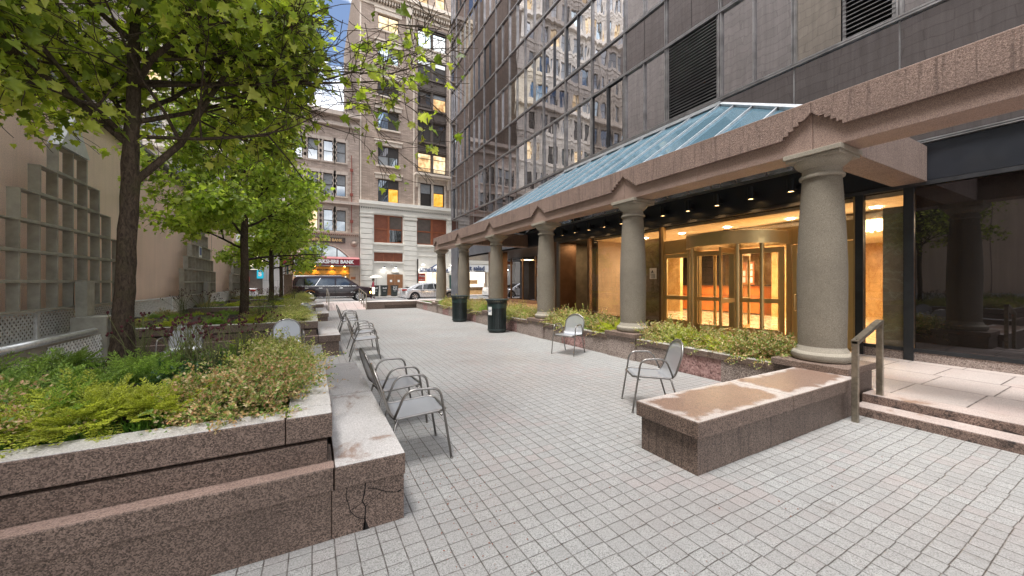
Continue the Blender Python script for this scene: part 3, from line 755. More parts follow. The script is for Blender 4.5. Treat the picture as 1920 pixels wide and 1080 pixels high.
# ================================================================== CHAIRS
def rpath(pts, r=.06, n=4):
    """round the corners of a polyline"""
    P = [Vector(p) for p in pts]; out = [P[0]]
    for a, b, c in zip(P[:-2], P[1:-1], P[2:]):
        u = (a - b); v = (c - b); d = min(r, u.length * .48, v.length * .48)
        p0 = b + u.normalized() * d; p1 = b + v.normalized() * d
        for i in range(n + 1):
            s = i / n; out.append((p0 * (1 - s) ** 2 + b * 2 * s * (1 - s) + p1 * s * s))
    out.append(P[-1]); return out
def chair_proto():
    t = Thing('metal_chair', 'x', 'chair')
    # seat/back sheet: profile in xz, half-width along it
    prof = []
    def hw(s):  # s 0..1 along profile
        a = .235
        if s < .10: return a * math.sqrt(max(0, 1 - ((.10 - s) / .10) ** 2)) * .28 + a * .72 if s > .0 else a * .72
        if s > .78: return a * math.sqrt(max(0.0, 1 - ((s - .78) / .225) ** 2))
        return a
    line = rpath([(.27, 0, .425), (.22, 0, .44), (-.19, 0, .415), (-.235, 0, .47), (-.36, 0, .86)], .07, 5)
    # resample
    L = [0]
    for a, b in zip(line[:-1], line[1:]): L.append(L[-1] + (b - a).length)
    def at(s):
        d = s * L[-1]
        for i in range(len(L) - 1):
            if d <= L[i + 1] + 1e-9:
                u = (d - L[i]) / max(1e-9, L[i + 1] - L[i]); return line[i].lerp(line[i + 1], u)
        return line[-1]
    N = 30; mb = MB(); edgeL = []; edgeR = []
    for i in range(N + 1):
        s = i / N; p = at(s); w = hw(s)
        for j in range(7):
            u = (j / 6 * 2 - 1)
            dip = .012 * (1 - u * u)
            mb.v.append((p.x - (dip if s > .6 else 0), u * w, p.z - (dip if s < .5 else 0)))
        edgeL.append((p.x, -w, p.z)); edgeR.append((p.x, w, p.z))
    for i in range(N):
        for j in range(6):
            q = i * 7 + j; mb.f.append((q, q + 1, q + 8, q + 7))
    t.part('seat_sheet', mb, G['mesh'], local=True, smooth=True)
    fr = MB(); loop = edgeL + edgeR[::-1]
    cl = [loop[0]]
    for p in loop[1:]:
        if (Vector(p) - Vector(cl[-1])).length > .008: cl.append(p)
    fr.tube(cl, .0125, 8, close=True); t.part('rim_tube', fr, G['steel'], local=True, smooth=True)
    for s in (-1, 1):
        mb = MB(); mb.tube(rpath([(.30, s * .275, 0), (.195, s * .27, .655), (-.10, s * .268, .665), (-.20, s * .245, .43)], .09, 6), .0115, 8)
        mb.cyl((.30, s * .275, 0), (.298, s * .275, .015), .014, 8)
        t.part('arm_leg', mb, G['steel'], local=True, smooth=True)
        mb = MB(); mb.tube([(-.17, s * .235, .42), (-.30, s * .25, 0)], .0115, 8); t.part('rear_leg', mb, G['steel'], local=True, smooth=True)
    mb = MB(); mb.tube([(.21, -.27, .405), (.21, .27, .405)], .009, 8); t.part('stretcher', mb, G['steel'], local=True, smooth=True)
    mb = MB(); mb.tube([(-.185, -.235, .39), (-.185, .235, .39)], .009, 8); t.part('stretcher', mb, G['steel'], local=True, smooth=True)
    return t
_cp = chair_proto(); _used = [False]
def chair(x, y, rz, lab, z=0, group='metal armchairs on the plaza'):
    o = _cp.o if not _used[0] else copy_tree(_cp.o); _used[0] = True
    o.location = (x, y, z); o.rotation_euler = (0, 0, R(rz)); o['label'] = lab; o['group'] = group; return o
chair(.83, 3.50, -2, 'nearest metal armchair on the left, beside the wet bench top')
chair(.84, 4.42, 4, 'second nearest metal armchair on the left, just behind the first')
chair(.98, 8.35, -4, 'metal armchair by the second planter corner, front one of the middle pair')
chair(1.05, 9.45, 3, 'metal armchair behind the front one of the middle pair')
chair(1.02, 12.6, -3, 'metal armchair of the far pair, front one')
chair(1.08, 13.5, 5, 'metal armchair of the far pair, rear one nearest the ramp')
chair(-1.98, 8.32, -90, 'metal armchair in the first seating gap whose round back shows above the purple seed heads')
chair(-.42, 8.34, -86, 'metal armchair in the first seating gap close to the plaza, back above the pale shrubs')
chair(-.22, 14.95, -90, 'metal armchair in the second seating gap, back above the shrubs')
chair(3.86, 3.34, 148, 'metal armchair on the right behind the wide granite bench')
chair(5.12, 6.72, 205, 'metal armchair on the right in front of the low planter wall')

# ================================================================== LITTER BINS
def bin_proto():
    t = Thing('litter_bin', 'x', 'litter bin')
    mb = MB(); mb.lathe([(.27, .0), (.27, .04), (.30, .05), (.31, .06), (.31, .11), (.30, .115)], seg=40); t.part('base', mb, G['bin'], local=True, smooth=True, angle=30)
    mb = MB(); mb.lathe([(.275, .1), (.275, .95)], seg=32, cap=False); t.part('liner', mb, G['black'], local=True, smooth=True)
    mb = MB()
    for k in range(34):
        a = 2 * PI * k / 34; c, s = math.cos(a), math.sin(a)
        def P(r, w, z): return (r * c - w * s, r * s + w * c, z)
        prof = [(.298, .1), (.303, .5), (.308, .9), (.325, .98), (.372, 1.055), (.385, 1.06)]; w = .0145
        for (r0, z0), (r1, z1) in zip(prof[:-1], prof[1:]):
            V = [P(r0, -w, z0), P(r0, w, z0), P(r1, w, z1), P(r1, -w, z1), P(r0 - .012, -w, z0), P(r0 - .012, w, z0), P(r1 - .012, w, z1), P(r1 - .012, -w, z1)]
            mb.add(V, [(0, 1, 2, 3), (7, 6, 5, 4), (1, 5, 6, 2), (4, 0, 3, 7)])
    t.part('slats', mb, G['bin'], local=True)
    mb = MB(); mb.lathe([(.312, .78), (.318, .78), (.318, .925), (.31, .925)], seg=48, cap=False); t.part('band', mb, G['bin_band'], local=True, smooth=True, angle=30)
    mb = MB(); mb.lathe([(.385, 1.045), (.395, 1.05), (.395, 1.065), (.375, 1.07), (.31, 1.03), (.24, 1.02)], seg=48, cap=False); t.part('rim', mb, G['bin'], local=True, smooth=True)
    return t
b = bin_proto(); b.o.location = (5.28, 10.74, 0); b.o['label'] = 'nearer dark green slatted litter bin with a white notice plate'; b.o['group'] = 'dark green litter bins by the low wall'
b2 = copy_tree(b.o); b2.location = (5.36, 14.4, 0); b2['label'] = 'farther dark green slatted litter bin without a plate'
mb = MB(); a = R(205)
pl = build('notice_plate', MB().box(-.075, .075, -.006, .0, -.13, .13), G['plate'], b.o, bev=.003)
pl.rotation_euler = (0, 0, R(-68)); pl.location = (-.927 * .328, -.375 * .328, .70)
tx = text('notice_text', 'LITTER\nONLY', .04, G['navy'], pl, MY(0, -.008, .0), .001, .001)
# ================================================================== COLONNADE
CY = [2.41 + 3.385 * k for k in range(6)]
CXc = 6.15
PED = [(y - .42, y + .42) for y in CY]
names6 = ['nearest thick stone column, standing by the handrail', 'second stone column from the near end, behind the single chair', 'third stone column from the near end',
          'fourth stone column, behind the nearer litter bin', 'fifth stone column, behind the farther litter bin', 'farthest stone column at the end of the beam']
for k, y in enumerate(CY):
    t = Thing('stone_column', names6[k], 'column', (CXc, y, 0), group='tan stone columns of the colonnade')
    g = G['granite_front'] if k == 0 else G['granite_mixed']
    t.part('pedestal', MB().box(5.77, 6.53, y - .40, y + .40, -.02, .452), g, bev=.006)
    t.part('plinth_slab', MB().box(5.73, 6.57, y - .43, y + .43, .455, .545), G['granite'], bev=.008)
    mb = MB(); mb.lathe([(.30, .545), (.325, .56), (.34, .60), (.337, .64), (.315, .665), (.292, .672), (.285, .69), (.268, .72), (.262, .74)], CXc, y, 56)
    t.part('base', mb, G['stone_cap'], smooth=True, angle=35)
    pr = []
    for i in range(25):
        u = i / 24; r = .262 + .014 * math.sin(min(1, u / .62) * PI / 2 * 1.0) * (1 if u < .62 else 1)
        if u > .35: r -= .062 * ((u - .35) / .65) ** 1.6
        pr.append((r, .74 + u * 2.28))
    t.part('shaft', MB().lathe(pr, CXc, y, 64), G['stone_col'], smooth=True, angle=40)
    rt = pr[-1][0]
    mb = MB(); mb.lathe([(rt, 3.02), (rt + .03, 3.025), (rt + .035, 3.045), (rt + .03, 3.06), (rt + .014, 3.066), (rt + .010, 3.085), (rt, 3.09), (rt, 3.15), (rt + .012, 3.16), (rt + .035, 3.175), (rt + .062, 3.20), (rt + .085, 3.235), (rt + .09, 3.262)], CXc, y, 56)
    t.part('echinus', mb, G['stone_cap'], smooth=True, angle=35)
    a = .325; mb = MB().box(CXc - a + .02, CXc + a - .02, y - a + .02, y + a - .02, 3.262, 3.30).box(CXc - a, CXc + a, y - a, y + a, 3.302, 3.368)
    t.part('abacus', mb, G['stone_cap'], bev=.008)

# low planter walls between the columns
lowl = ['nearest low granite planter wall on the right, behind the round backed chair and bench', 'second low granite planter wall on the right, behind the single chair',
        'third low granite planter wall on the right, right of the nearer litter bin', 'fourth low granite planter wall on the right, between the litter bins', 'fifth low granite planter wall on the right, beyond both litter bins',
        'farthest low granite wall on the right, past the last column']
LOW = []
for k in range(6):
    y0 = CY[k] + .402; y1 = (CY[k + 1] - .402) if k < 5 else 23.4
    t = Thing('low_planter', lowl[k], 'planter', (6.15, (y0 + y1) / 2, 0), group='low planters between the columns')
    ya, yb = y0 + .35 * (y1 - y0) * .9, y0 + .35 * (y1 - y0) * .9 + .95
    t.part('wall', MB().box(5.82, 6.0, y0, ya - .003, -.02, .345), G['granite_mixed'], bev=.004)
    t.part('panel', MB().box(5.83, 6.0, ya, yb, -.02, .345), G['granite_red'], bev=.004)
    t.part('wall', MB().box(5.82, 6.0, yb + .003, y1, -.02, .345), G['granite_mixed'], bev=.004)
    n = 2; L = (y1 - y0) / n
    for j in range(n):
        t.part('coping', MB().box(5.80, 6.0, y0 + j * L, y0 + (j + 1) * L - .005, .348, .445), G['granite'], bev=.005)
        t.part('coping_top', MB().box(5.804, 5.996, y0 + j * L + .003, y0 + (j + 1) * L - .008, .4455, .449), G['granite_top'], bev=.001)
    t.part('rear_curb', MB().box(6.42, 6.5, y0, y1, -.02, .40), G['granite'], bev=.004)
    t.part('soil', MB().box(6.0, 6.42, y0, y1, -.02, .39), G['soil'])
    LOW.append((y0, y1))
t = Thing('low_wall', 'low brown granite wall across the far end of the plaza, right of the ramp rail', 'wall', (4.4, 23.5, 0))
t.part('wall', MB().box(2.90, 3.9, 23.47, 23.75, -.02, .44), G['granite'], bev=.005)
t.part('wall', MB().box(3.905, 5.86, 23.56, 23.8, -.02, .215), G['granite'], bev=.005)
for a, b in ((3.905, 4.9), (4.905, 5.9)): t.part('coping', MB().box(a, b, 23.45, 23.8, .22, .44), G['granite'], bev=.005)
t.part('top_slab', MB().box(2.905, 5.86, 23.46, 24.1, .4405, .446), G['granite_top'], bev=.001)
# ramp rails
for nm, x, ys, zt in (('ramp handrail with four posts right of the ramp, in front of the dark car', 2.80, (23.1, 24.3, 25.5, 26.7), 1), ('short ramp handrail left of the ramp', .84, (23.3, 26.6), 1)):
    t = Thing('ramp_handrail', nm, 'handrail', (x, ys[0], 0), group='steel handrails of the ramp')
    for y in ys:
        zb = max(0, min(.295, (y - 23.45) * .0937)); t.part('post', MB().box(x - .025, x + .025, y - .025, y + .025, zb, zb + .90), G['steel_warm'])
    z0 = .90; z1 = .295 + .90; mb = MB(); mb.prism([(ys[0] - .03, z0 - .01), (ys[-1] + .03, z1 - .01), (ys[-1] + .03, z1 + .035), (ys[0] - .03, z0 + .035)], x - .03, x + .03, 'x')
    t.part('rail', mb, G['steel_warm'])

# entablature
BX = 5.88
t = Thing('entablature', 'long pink granite beam with stepped notches carried by the columns', 'beam', (6.15, 10, 3.37))
BE = 19.75
cut = sorted([-6.5, -1.0] + [c for y in CY for c in (y,)] + [y + 1.69 for y in CY[:-1]] + [BE])
for a, b in zip(cut[:-1], cut[1:]):
    t.part('architrave', MB().box(BX + .02, BX + .5, a + .003, b - .003, 3.37, 3.985), G['granite_smooth'], bev=.005)
# proud rough frieze blocks, notched in steps over each column
ap = 3.90
def frieze(y0, y1, n0, n1):
    pts = [(y0, 3.995), (y1, 3.995)]
    if n1:   # notch rises towards y1 (column at y1)
        pts += [(y1, ap - .03)]
        yy, zz = y1 - .05, ap - .03
        pts.append((y1 - .0, ap - .03))
        for s in range(5):
            pts.append((yy - .03, zz - .075)) if s == 0 else None
            if s == 0: yy, zz = yy - .03, zz - .075; continue
            pts.append((yy - .062, zz)); pts.append((yy - .062, zz - .048)); yy -= .062; zz -= .048
        zb = zz
    else: pts.append((y1, 3.60)); 
    if n0:
        zz = 3.60
        seq = [(y0, ap - .03), (y0 + .08, ap - .105)]
        yy, zz = y0 + .08, ap - .105
        for s in range(4): seq.append((yy + .062, zz)); seq.append((yy + .062, zz - .048)); yy += .062; zz -= .048
        seq.reverse(); pts += seq
    else: pts.append((y0, 3.60))
    # bottom level
    out = []
    for p in pts:
        if not out or (abs(out[-1][0] - p[0]) + abs(out[-1][1] - p[1])) > 1e-5: out.append(p)
    return out
ZB = ap - .105 - 4 * .048
for a, b in zip(cut[:-1], cut[1:]):
    n0 = any(abs(a - y) < 1e-6 for y in CY); n1 = any(abs(b - y) < 1e-6 for y in CY)
    if b - a < .2: continue
    q = frieze(a + .004, b - .004, n0, n1)
    q = [(u, ZB if abs(w - 3.60) < 1e-6 else w) for u, w in q]
    t.part('frieze_block', MB().prism(q, BX - .035, BX + .06, 'x'), G['granite_pink'], fix=True)
t.part('top_course', MB().box(BX - .03, BX + .52, -6.5, BE, 3.998, 4.02), G['granite_smooth'], bev=.004)
t.part('frieze_return', MB().box(BX - .03, BX + .5, BE, BE + .05, ZB, 3.995), G['granite_pink'])
for k in (0, 4):
    y = CY[k]; t.part('cross_beam', MB().box(BX + .5, 9.46, y - .22, y + .22, 3.372, 3.985), G['granite_cross'], bev=.006)

# ================================================================== SKYLIGHT
XF = 9.5
t = Thing('glass_skylight', 'long hipped blue glass skylight rising from the granite beam to the dark tower', 'skylight', (8, 9, 4))
ya, yb = CY[0] + .12, CY[4] + .1; xe, xt = BX + .38, XF - .02; ze, zt = 4.04, 6.28; hp = 3.35
A0, A1, T0, T1 = (xe, ya, ze), (xe, yb, ze), (xt, ya + hp, zt), (xt, yb - hp, zt)
N = 16
def lerp(a, b, u): return tuple(a[i] + (b[i] - a[i]) * u for i in range(3))
def barr(mb, p, q, w=.017, h=.045):
    p, q = Vector(p), Vector(q); d = (q - p).normalized(); nrm = Vector((-(zt - ze), 0, (xt - xe))).normalized()
    s = d.cross(nrm).normalized() * w; u = nrm * h
    V = [p - s - u * .3, p + s - u * .3, p + s + u, p - s + u, q - s - u * .3, q + s - u * .3, q + s + u, q - s + u]
    mb.add(V, [(3, 2, 1, 0), (4, 5, 6, 7), (0, 1, 5, 4), (1, 2, 6, 5), (2, 3, 7, 6), (3, 0, 4, 7)])
ys = [ya + (yb - ya) * k / N for k in range(N + 1)]
def topat(y):  # point on hip/ridge above eave y
    if y < ya + hp: u = (y - ya) / hp; return (xe + (xt - xe) * u, y, ze + (zt - ze) * u)
    if y > yb - hp: u = (yb - y) / hp; return (xe + (xt - xe) * u, y, ze + (zt - ze) * u)
    return (xt, y, zt)
for k in range(N):
    y0, y1 = ys[k], ys[k + 1]
    pts = [(xe, y0, ze), (xe, y1, ze), topat(y1)]
    for yy in (yb - hp, ya + hp):
        if y0 < yy < y1: pts.append((xt, yy, zt))
    if Vector(topat(y0)) != Vector((xe, y0, ze)): pts.append(topat(y0))
    if (Vector(pts[2]) - Vector(pts[1])).length < 1e-4: pts.pop(2)
    t.part('glass_panel', MB().poly(pts), G['skyglass'])
for k in range(1, N):
    mb = MB(); barr(mb, (xe, ys[k], ze), topat(ys[k])); t.part('rafter', mb, G['pale'])
for q in ((A0, T0), (A1, T1)):
    mb = MB(); barr(mb, *q, .04, .06); t.part('hip_bar', mb, G['pale'])
t.part('ridge_bar', MB().box(xt - .08, XF, T0[1], T1[1], zt, zt + .09), G['pale'])
t.part('eave_bar', MB().box(xe - .06, xe + .05, ya, yb, 4.02, 4.085), G['pale'])
for nm, ya_, s in (('hip_end', ya, 1), ('hip_end', yb, -1)):
    B = (xt, ya_, ze); Tp = (xt, ya_ + s * hp, zt); A = (xe, ya_, ze)
    t.part('end_glass', MB().poly([A, B, Tp]), G['skyglass'])
    for j in (1, 2, 3):
        mb = MB(); u = j / 4; mb.tube([lerp(A, B, u), lerp(A, Tp, u) if False else (A[0] + (B[0] - A[0]) * u, ya_ + s * hp * u, ze + (zt - ze) * u)], .022, 4)
        t.part('end_rafter', mb, G['pale'])

# ================================================================== DARK TOWER
t = Thing('dark_tower', 'dark reflective glass office tower filling the right side above the colonnade', 'building', (18, 12, 0))
TW = t
YE = 27.3; Y0 = 2.54; BAY = 1.69
lines = [Y0 + BAY * k for k in range(-5, 15)]   # -5.91 .. 26.2
bands = [(6.47, 8.78), (10.25, 12.5), (14.0, 16.3), (17.8, 20.05), (21.55, 23.8)]
ZT = 27
t.part('core', MB().box(9.62, 30, -7, YE - .15, 4.12, ZT), G['black'])
t.part('core', MB().box(9.56, 30, -7, YE - .15, 3.36, 4.12), G['black'])
sp = [(4.12, 6.47)] + [(bands[i][1], bands[i + 1][0]) for i in range(4)] + [(23.8, ZT)]
yy = [-7] + lines + [YE]
for z0, z1 in sp:
    mb = MB()
    for a, b_ in zip(yy[:-1], yy[1:]):
        for c, d in ((a, (a + b_) / 2), ((a + b_) / 2, b_)) if z0 > 4.2 else ((a, b_),):
            mb.poly([(XF, c + .006, z0), (XF, c + .006, z1), (XF, d - .006, z1), (XF, d - .006, z0)][::-1])
    t.part('spandrel_panel', mb, G['spandrel'])
rw = random.Random(11); gl = ['towerglass', 'towerglass', 'towerglass2', 'towerglass3', 'towerglass']
wproto = {}
def win_unit(a, b_, z0, z1, louver=None):
    L = b_ - a; m = (a + b_) / 2
    mb = MB()
    xg = XF + .02
    for c, d in ((a + .05, m - .02), (m + .02, b_ - .05)):
        if louver in ('all',) or (louver == 'R' and c < m) : continue
        tl = rw.uniform(-.0035, .0035); tl2 = rw.uniform(-.002, .002)
        mb.poly([(xg + tl, c, z0 + .03), (xg + tl + tl2, c, z1 - .03), (xg - tl + tl2, d, z1 - .03), (xg - tl, d, z0 + .03)][::-1])
    o = None
    if mb.f: o = t.part('window', mb, G[rw.choice(gl)])
    fr = MB()
    if not louver: fr.box(XF - .045, XF + .02, m - .02, m + .02, z0, z1)
    fr.box(XF - .02, XF + .03, a + .028, a + .052, z0, z1).box(XF - .02, XF + .03, b_ - .052, b_ - .028, z0, z1)
    if not louver and rw.random() < .45:
        s_ = rw.choice((0, 1)); c, d = ((a + .05, m - .02), (m + .02, b_ - .05))[s_]
        fr.box(XF - .03, XF + .02, c, c + .045, z0 + .02, z1 - .02).box(XF - .03, XF + .02, d - .045, d, z0 + .02, z1 - .02)
        fr.box(XF - .03, XF + .02, c, d, z0 + .02, z0 + .07).box(XF - .03, XF + .02, c, d, z1 - .07, z1 - .02)
    t.part('frame', fr, G['alu'] if rw.random() < .6 else G['alu_dark'], parent=o)
    if louver:
        c, d = (a + .05, b_ - .05) if louver == 'all' else (a + .05, m - .02)
        lv = MB(); n = 26
        lv.box(XF - .02, XF + .04, c, c + .05, z0 + .03, z1 - .03).box(XF - .02, XF + .04, d - .05, d, z0 + .03, z1 - .03)
        for j in range(n):
            z = z0 + .05 + (z1 - z0 - .12) * j / (n - 1); lv.prism([(XF - .03, z), (XF - .03, z + .012), (XF + .09, z + .065), (XF + .09, z + .045)], c, d, 'y')
        t.part('louver', lv, G['alu']); t.part('louver_void', MB().box(XF + .10, XF + .11, c, d, z0, z1), G['black'])
for bi, (z0, z1) in enumerate(bands):
    for a, b_ in zip(yy[1:-1], yy[2:]):
        lo = None
        if bi == 0 and abs(a - 5.92) < .1: lo = 'all'
        if bi == 0 and abs(a - 2.54) < .1: lo = 'R'
        win_unit(a, b_, z0, z1, lo)
for y in lines + [YE - .04]:
    t.part('mullion', MB().box(XF - .045, XF + .02, y - .042, y - .012, 6.47, ZT).box(XF - .045, XF + .02, y + .012, y + .042, 6.47, ZT).box(XF - .012, XF + .02, y - .012, y + .012, 4.12, ZT), G['alu'])
for z0, z1 in bands:
    for z in (z0, z1):
        t.part('sill_trim', MB().box(XF - .06, XF + .02, -7, YE, z - .055, z - .02).box(XF - .047, XF + .02, -7, YE, z + .0, z + .035), G['alu'])
t.part('end_wall', MB().box(XF + .03, 30, YE - .16, YE - .01, 4.12, ZT), G['spandrel'])
# fascia over the entrance
t.part('fascia', MB().box(XF + .0, XF + .06, -7, CY[4] + .3, 3.40, 4.05), G['fascia'])
t.part('fascia_trim', MB().box(XF - .07, XF + .05, -7, CY[4] + .3, 4.055, 4.075).box(XF - .05, XF + .05, -7, CY[4] + .3, 4.095, 4.118), G['alu'])
t.part('head_trim', MB().box(XF - .05, XF + .05, -7, 13.2, 3.315, 3.385), G['alu_dark'])
t.part('far_fascia', MB().box(XF + .0, XF + .3, CY[4] + .3, 25.9, 3.47, 4.1), G['fascia2'])
t.part('soffit', MB().box(XF + .06, 12.95, 11.1, YE - .1, 3.40, 3.5), G['black'])
# corner pier and arcade piers
t.part('corner_pier', MB().box(XF - .03, XF + .7, 25.85, YE, .2, 5.6), G['fascia2'])
t.part('corner_pier_side', MB().box(XF + .0, XF + .68, 25.83, 25.85, .2, 3.4), G['black'])
t.part('arcade_pier', MB().box(XF - .02, XF + .5, 18.95, 20.45, .2, 3.47), G['copper'])
t.part('arcade_pier', MB().box(XF - .02, XF + .98, 13.22, 13.68, .2, 3.40), G['copper'])
t.part('pier_edge', MB().box(XF - .04, XF + .05, 13.15, 13.30, .2, 3.40), G['fascia2'])
t.part('recess_wall', MB().box(12.6, 12.7, 11.0, 13.7, .2, 3.4).box(10.48, 12.6, 13.50, 13.6, .2, 3.4), G['grey_wall'])
t.part('recess_curb', MB().box(12.4, 12.6, 11.2, 13.5, .2, .36), G['granite_smooth'])
t.part('arcade_curb', MB().box(12.75, 12.9, 13.7, YE, .2, .42), G['granite_smooth'])
t.part('arcade_back', MB().box(13.0, 13.2, 13.6, YE, .2, 3.45), G['black'])
for k in range(8):
    a = 13.75 + k * 1.69
    o = t.part('arcade_window', MB().box(12.90, 12.93, a, a + 1.6, .45, 3.35), G['shopglass'])
    t.part('mullion', MB().box(12.85, 12.95, a + 1.6, a + 1.69, .42, 3.4), G['bronze'], parent=o)
# soffit downlights
n = 0
for ix, x in enumerate((10.3, 11.0, 11.7, 12.4)):
    for iy in range(9):
        y = 14.2 + iy * 1.15 + (ix % 2) * .55; t.part('downlight', MB().box(x - .10, x + .10, y - .05, y + .05, 3.385, 3.399), G['lamp_warm'])
for iy in range(5):
    t.part('downlight', MB().box(10.2 + iy * .5 - .08, 10.2 + iy * .5 + .08, 12.3, 12.4, 3.385, 3.399), G['lamp_warm'])
for y in (12.3,): area('arcade_light', (10.9, y, 3.34), .6, 14, (1, .66, .32))
for y in (15.2, 18.2, 21.2, 24.2): area('arcade_light', (11.3, y, 3.34), .8, 26, (1, .62, .28))

# ---- lower storefront
FR = G['blackframe']
t.part('granite_base', MB().box(XF - .02, XF + .12, -7, 3.10, .2, .36).box(XF - .02, XF + .12, 7.82, 11.2, .2, .36), G['granite_mixed'], bev=.004)
def post(y, w, mat, x0=XF - .05, z0=.2, z1=3.32): return t.part('post', MB().box(x0, XF + .08, y - w / 2, y + w / 2, z0, z1), mat, bev=.003)
post(11.17, .14, G['bronze']); post(7.80, .10, G['bronze']); post(3.10, .12, FR); post(2.42, .13, FR); post(.75, .12, FR); post(-1.0, .12, FR)
for a, b_ in ((2.48, 3.04), (7.85, 11.1), (.81, 2.35), (-.94, .69), (-7, -1.06)):
    t.part('sill_frame', MB().box(XF - .03, XF + .06, a, b_, .36, .42), FR if a < 5 else G['bronze'])
t.part('storefront_glass', MB().box(XF + .01, XF + .022, 2.48, 3.04, .42, 3.3), G['lobbyglass'])
t.part('storefront_glass', MB().box(XF + .01, XF + .022, 7.85, 11.1, .42, 3.3), G['lobbyglass'])
for a, b_ in ((.81, 2.35), (-.94, .69), (-7, -1.06)): t.part('dark_window', MB().box(XF + .01, XF + .03, a, b_, .42, 3.3), G['darkglass'])
t.part('transom_glass', MB().box(XF + .01, XF + .022, 3.18, 7.74, 2.86, 3.3), G['lobbyglass'])
t.part('transom_bar', MB().box(XF - .03, XF + .06, 3.16, 7.74, 2.80, 2.86), G['brass_dark'])
t.part('marble_panel', MB().box(XF + .10, XF + .2, 2.48, 2.80, .36, 3.02), G['green_marble'])
t.part('marble_panel', MB().box(XF + .10, XF + .2, 7.86, 8.75, .36, 3.0), G['beige_marble'])
pq = t.part('grade_plaque', MB().box(XF - .012, XF + .0, 7.98, 8.24, 1.72, 2.06), G['plate'])
text('plaque_letter', 'A', .13, G['black'], pq, MX(XF - .016, 8.13, 1.94), .001, .004)
lm = MB()
for j in range(5): lm.box(XF - .016, XF - .012, 8.02, 8.20 - .03 * (j % 2), 1.76 + j * .025, 1.768 + j * .025)
t.part('plaque_lines', lm, G['black'], parent=pq)

# ---- lobby
L_ = Thing('hotel_lobby', 'warm lit lobby interior with onyx walls behind the brass doors', 'lobby', (12, 6, .2))
L_.part('floor', MB().box(XF + .1, 20.5, -1, 11.0, .16, .205).box(12.75, 20.5, 11.0, 15, .16, .205), G['lobby_floor'])
L_.part('ceiling', MB().box(XF + .1, 20.5, -1, 11.0, 3.22, 3.3).box(12.75, 20.5, 11.0, 15, 3.22, 3.3), G['lobby_ceil'])
L_.part('cove', MB().box(11.2, 15.6, 1.2, 8.2, 3.05, 3.20), G['lobby_ceil'])
L_.part('back_wall', MB().box(20.2, 20.4, -1, 15.1, .2, 3.25), G['lobby_wall'])
L_.part('end_wall', MB().box(12.75, 20.4, 14.9, 15.1, .2, 3.25), G['lobby_wall'])
L_.part('side_wall', MB().box(XF + .3, 20.4, -1.2, -1, .2, 3.25), G['lobby_wall'])
TLW = simple('tan lobby wall', (.36, .27, .18), .6, var=.2, scale=2); L_.part('side_wall', MB().box(XF + .3, 12.75, 11.0, 11.1, .2, 3.25), TLW); L_.part('side_wall', MB().box(12.75, 12.82, 11.1, 14.9, .2, 3.25), TLW)
L_.part('wall_panel', MB().box(16.6, 17.0, 7.1, 8.2, .2, 3.2), G['lobby_wall'])
L_.part('wall_panel', MB().box(15.7, 15.9, 11.8, 14.9, .2, 3.2), G['lobby_wall'])
L_.part('dark_panel', MB().box(18.6, 18.7, 11.4, 14.9, .2, 3.2), G['desk_top'])
for y in (1.6, 3.2, 4.8, 6.4, 7.9, 9.4):
    for x in (10.6, 12.6, 14.6): 
        L_.part('downlight', MB().lathe([(.09, 3.03 if 11.2 < x < 15.6 and y < 8.2 else 3.205), (.085, 3.045 if 11.2 < x < 15.6 and y < 8.2 else 3.21)], x, y, 12), G['lamp_white'])
for y, p_ in ((1.2, 45), (4.2, 75), (7.0, 75), (9.6, 35)): area('lobby_light', (12.2, y, 2.98), 2.2, p_, (1, .76, .47), sy=1.8)
for y in (6.5, 10.5): area('lobby_light', (16.2, y, 2.98), 2.2, 120, (1, .76, .47), sy=1.8)
area('lobby_light', (10.4, 5.4, 3.1), 1.2, 26, (1, .76, .47))
for j, (x, y) in enumerate(((19.0, 4.0), (19.0, 2.2))):
    q = Thing('lobby_armchair', 'brown lounge armchair deep in the lobby, %s one' % ('left' if j == 0 else 'right'), 'armchair', (x, y, .2), group='armchairs in the lobby')
    q.part('seat', MB().box(x - .35, x + .35, y - .35, y + .35, .35, .62), G['bronze'], bev=.04); q.part('backrest', MB().box(x + .22, x + .38, y - .35, y + .35, .62, 1.1), G['bronze'], bev=.04)
    for s in (-1, 1): q.part('armrest', MB().box(x - .35, x + .30, y + s * .38 - .05, y + s * .38 + .05, .3, .82), G['bronze'], bev=.03)
    for a in (-1, 1):
        for b_ in (-1, 1): q.part('leg', MB().box(x + a * .3 - .02, x + a * .3 + .02, y + b_ * .3 - .02, y + b_ * .3 + .02, .205, .35), G['black'])
t = Thing('chandelier', 'long glowing glass rod chandelier on the lobby ceiling', 'chandelier', (11.4, 4.4, 3))
mb = MB()
for i in range(26):
    for j in range(4): x, y = 11.1 + j * .16, 3.3 + i * .085; mb.box(x, x + .05, y, y + .05, 2.78 + .03 * ((i + j) % 3), 3.03)
t.part('glass_rods', mb, G['chandelier']); t.part('mount', MB().box(11.05, 11.75, 3.25, 5.55, 3.03, 3.05), G['brass'])
t = Thing('reception_desk', 'long orange wood reception desk with dark top in the lobby', 'desk', (17, 11, .2))
t.part('front', MB().box(17.0, 17.08, 8.7, 13.2, .26, 1.46), G['desk']); t.part('body', MB().box(17.08, 17.8, 8.75, 13.15, .2, 1.43), G['desk'])
t.part('top', MB().box(16.9, 17.9, 8.65, 13.25, 1.462, 1.51), G['desk_top']); t.part('plinth', MB().box(17.02, 17.07, 8.7, 13.2, .205, .26), G['desk_top'])
t.part('groove', MB().box(16.994, 17.0, 8.7, 13.2, 1.0, 1.015), G['desk_top'])
t = Thing('notice_board', 'wall shelf with pale notices above the reception desk', 'notice board', (18.5, 10.5, 1.6))
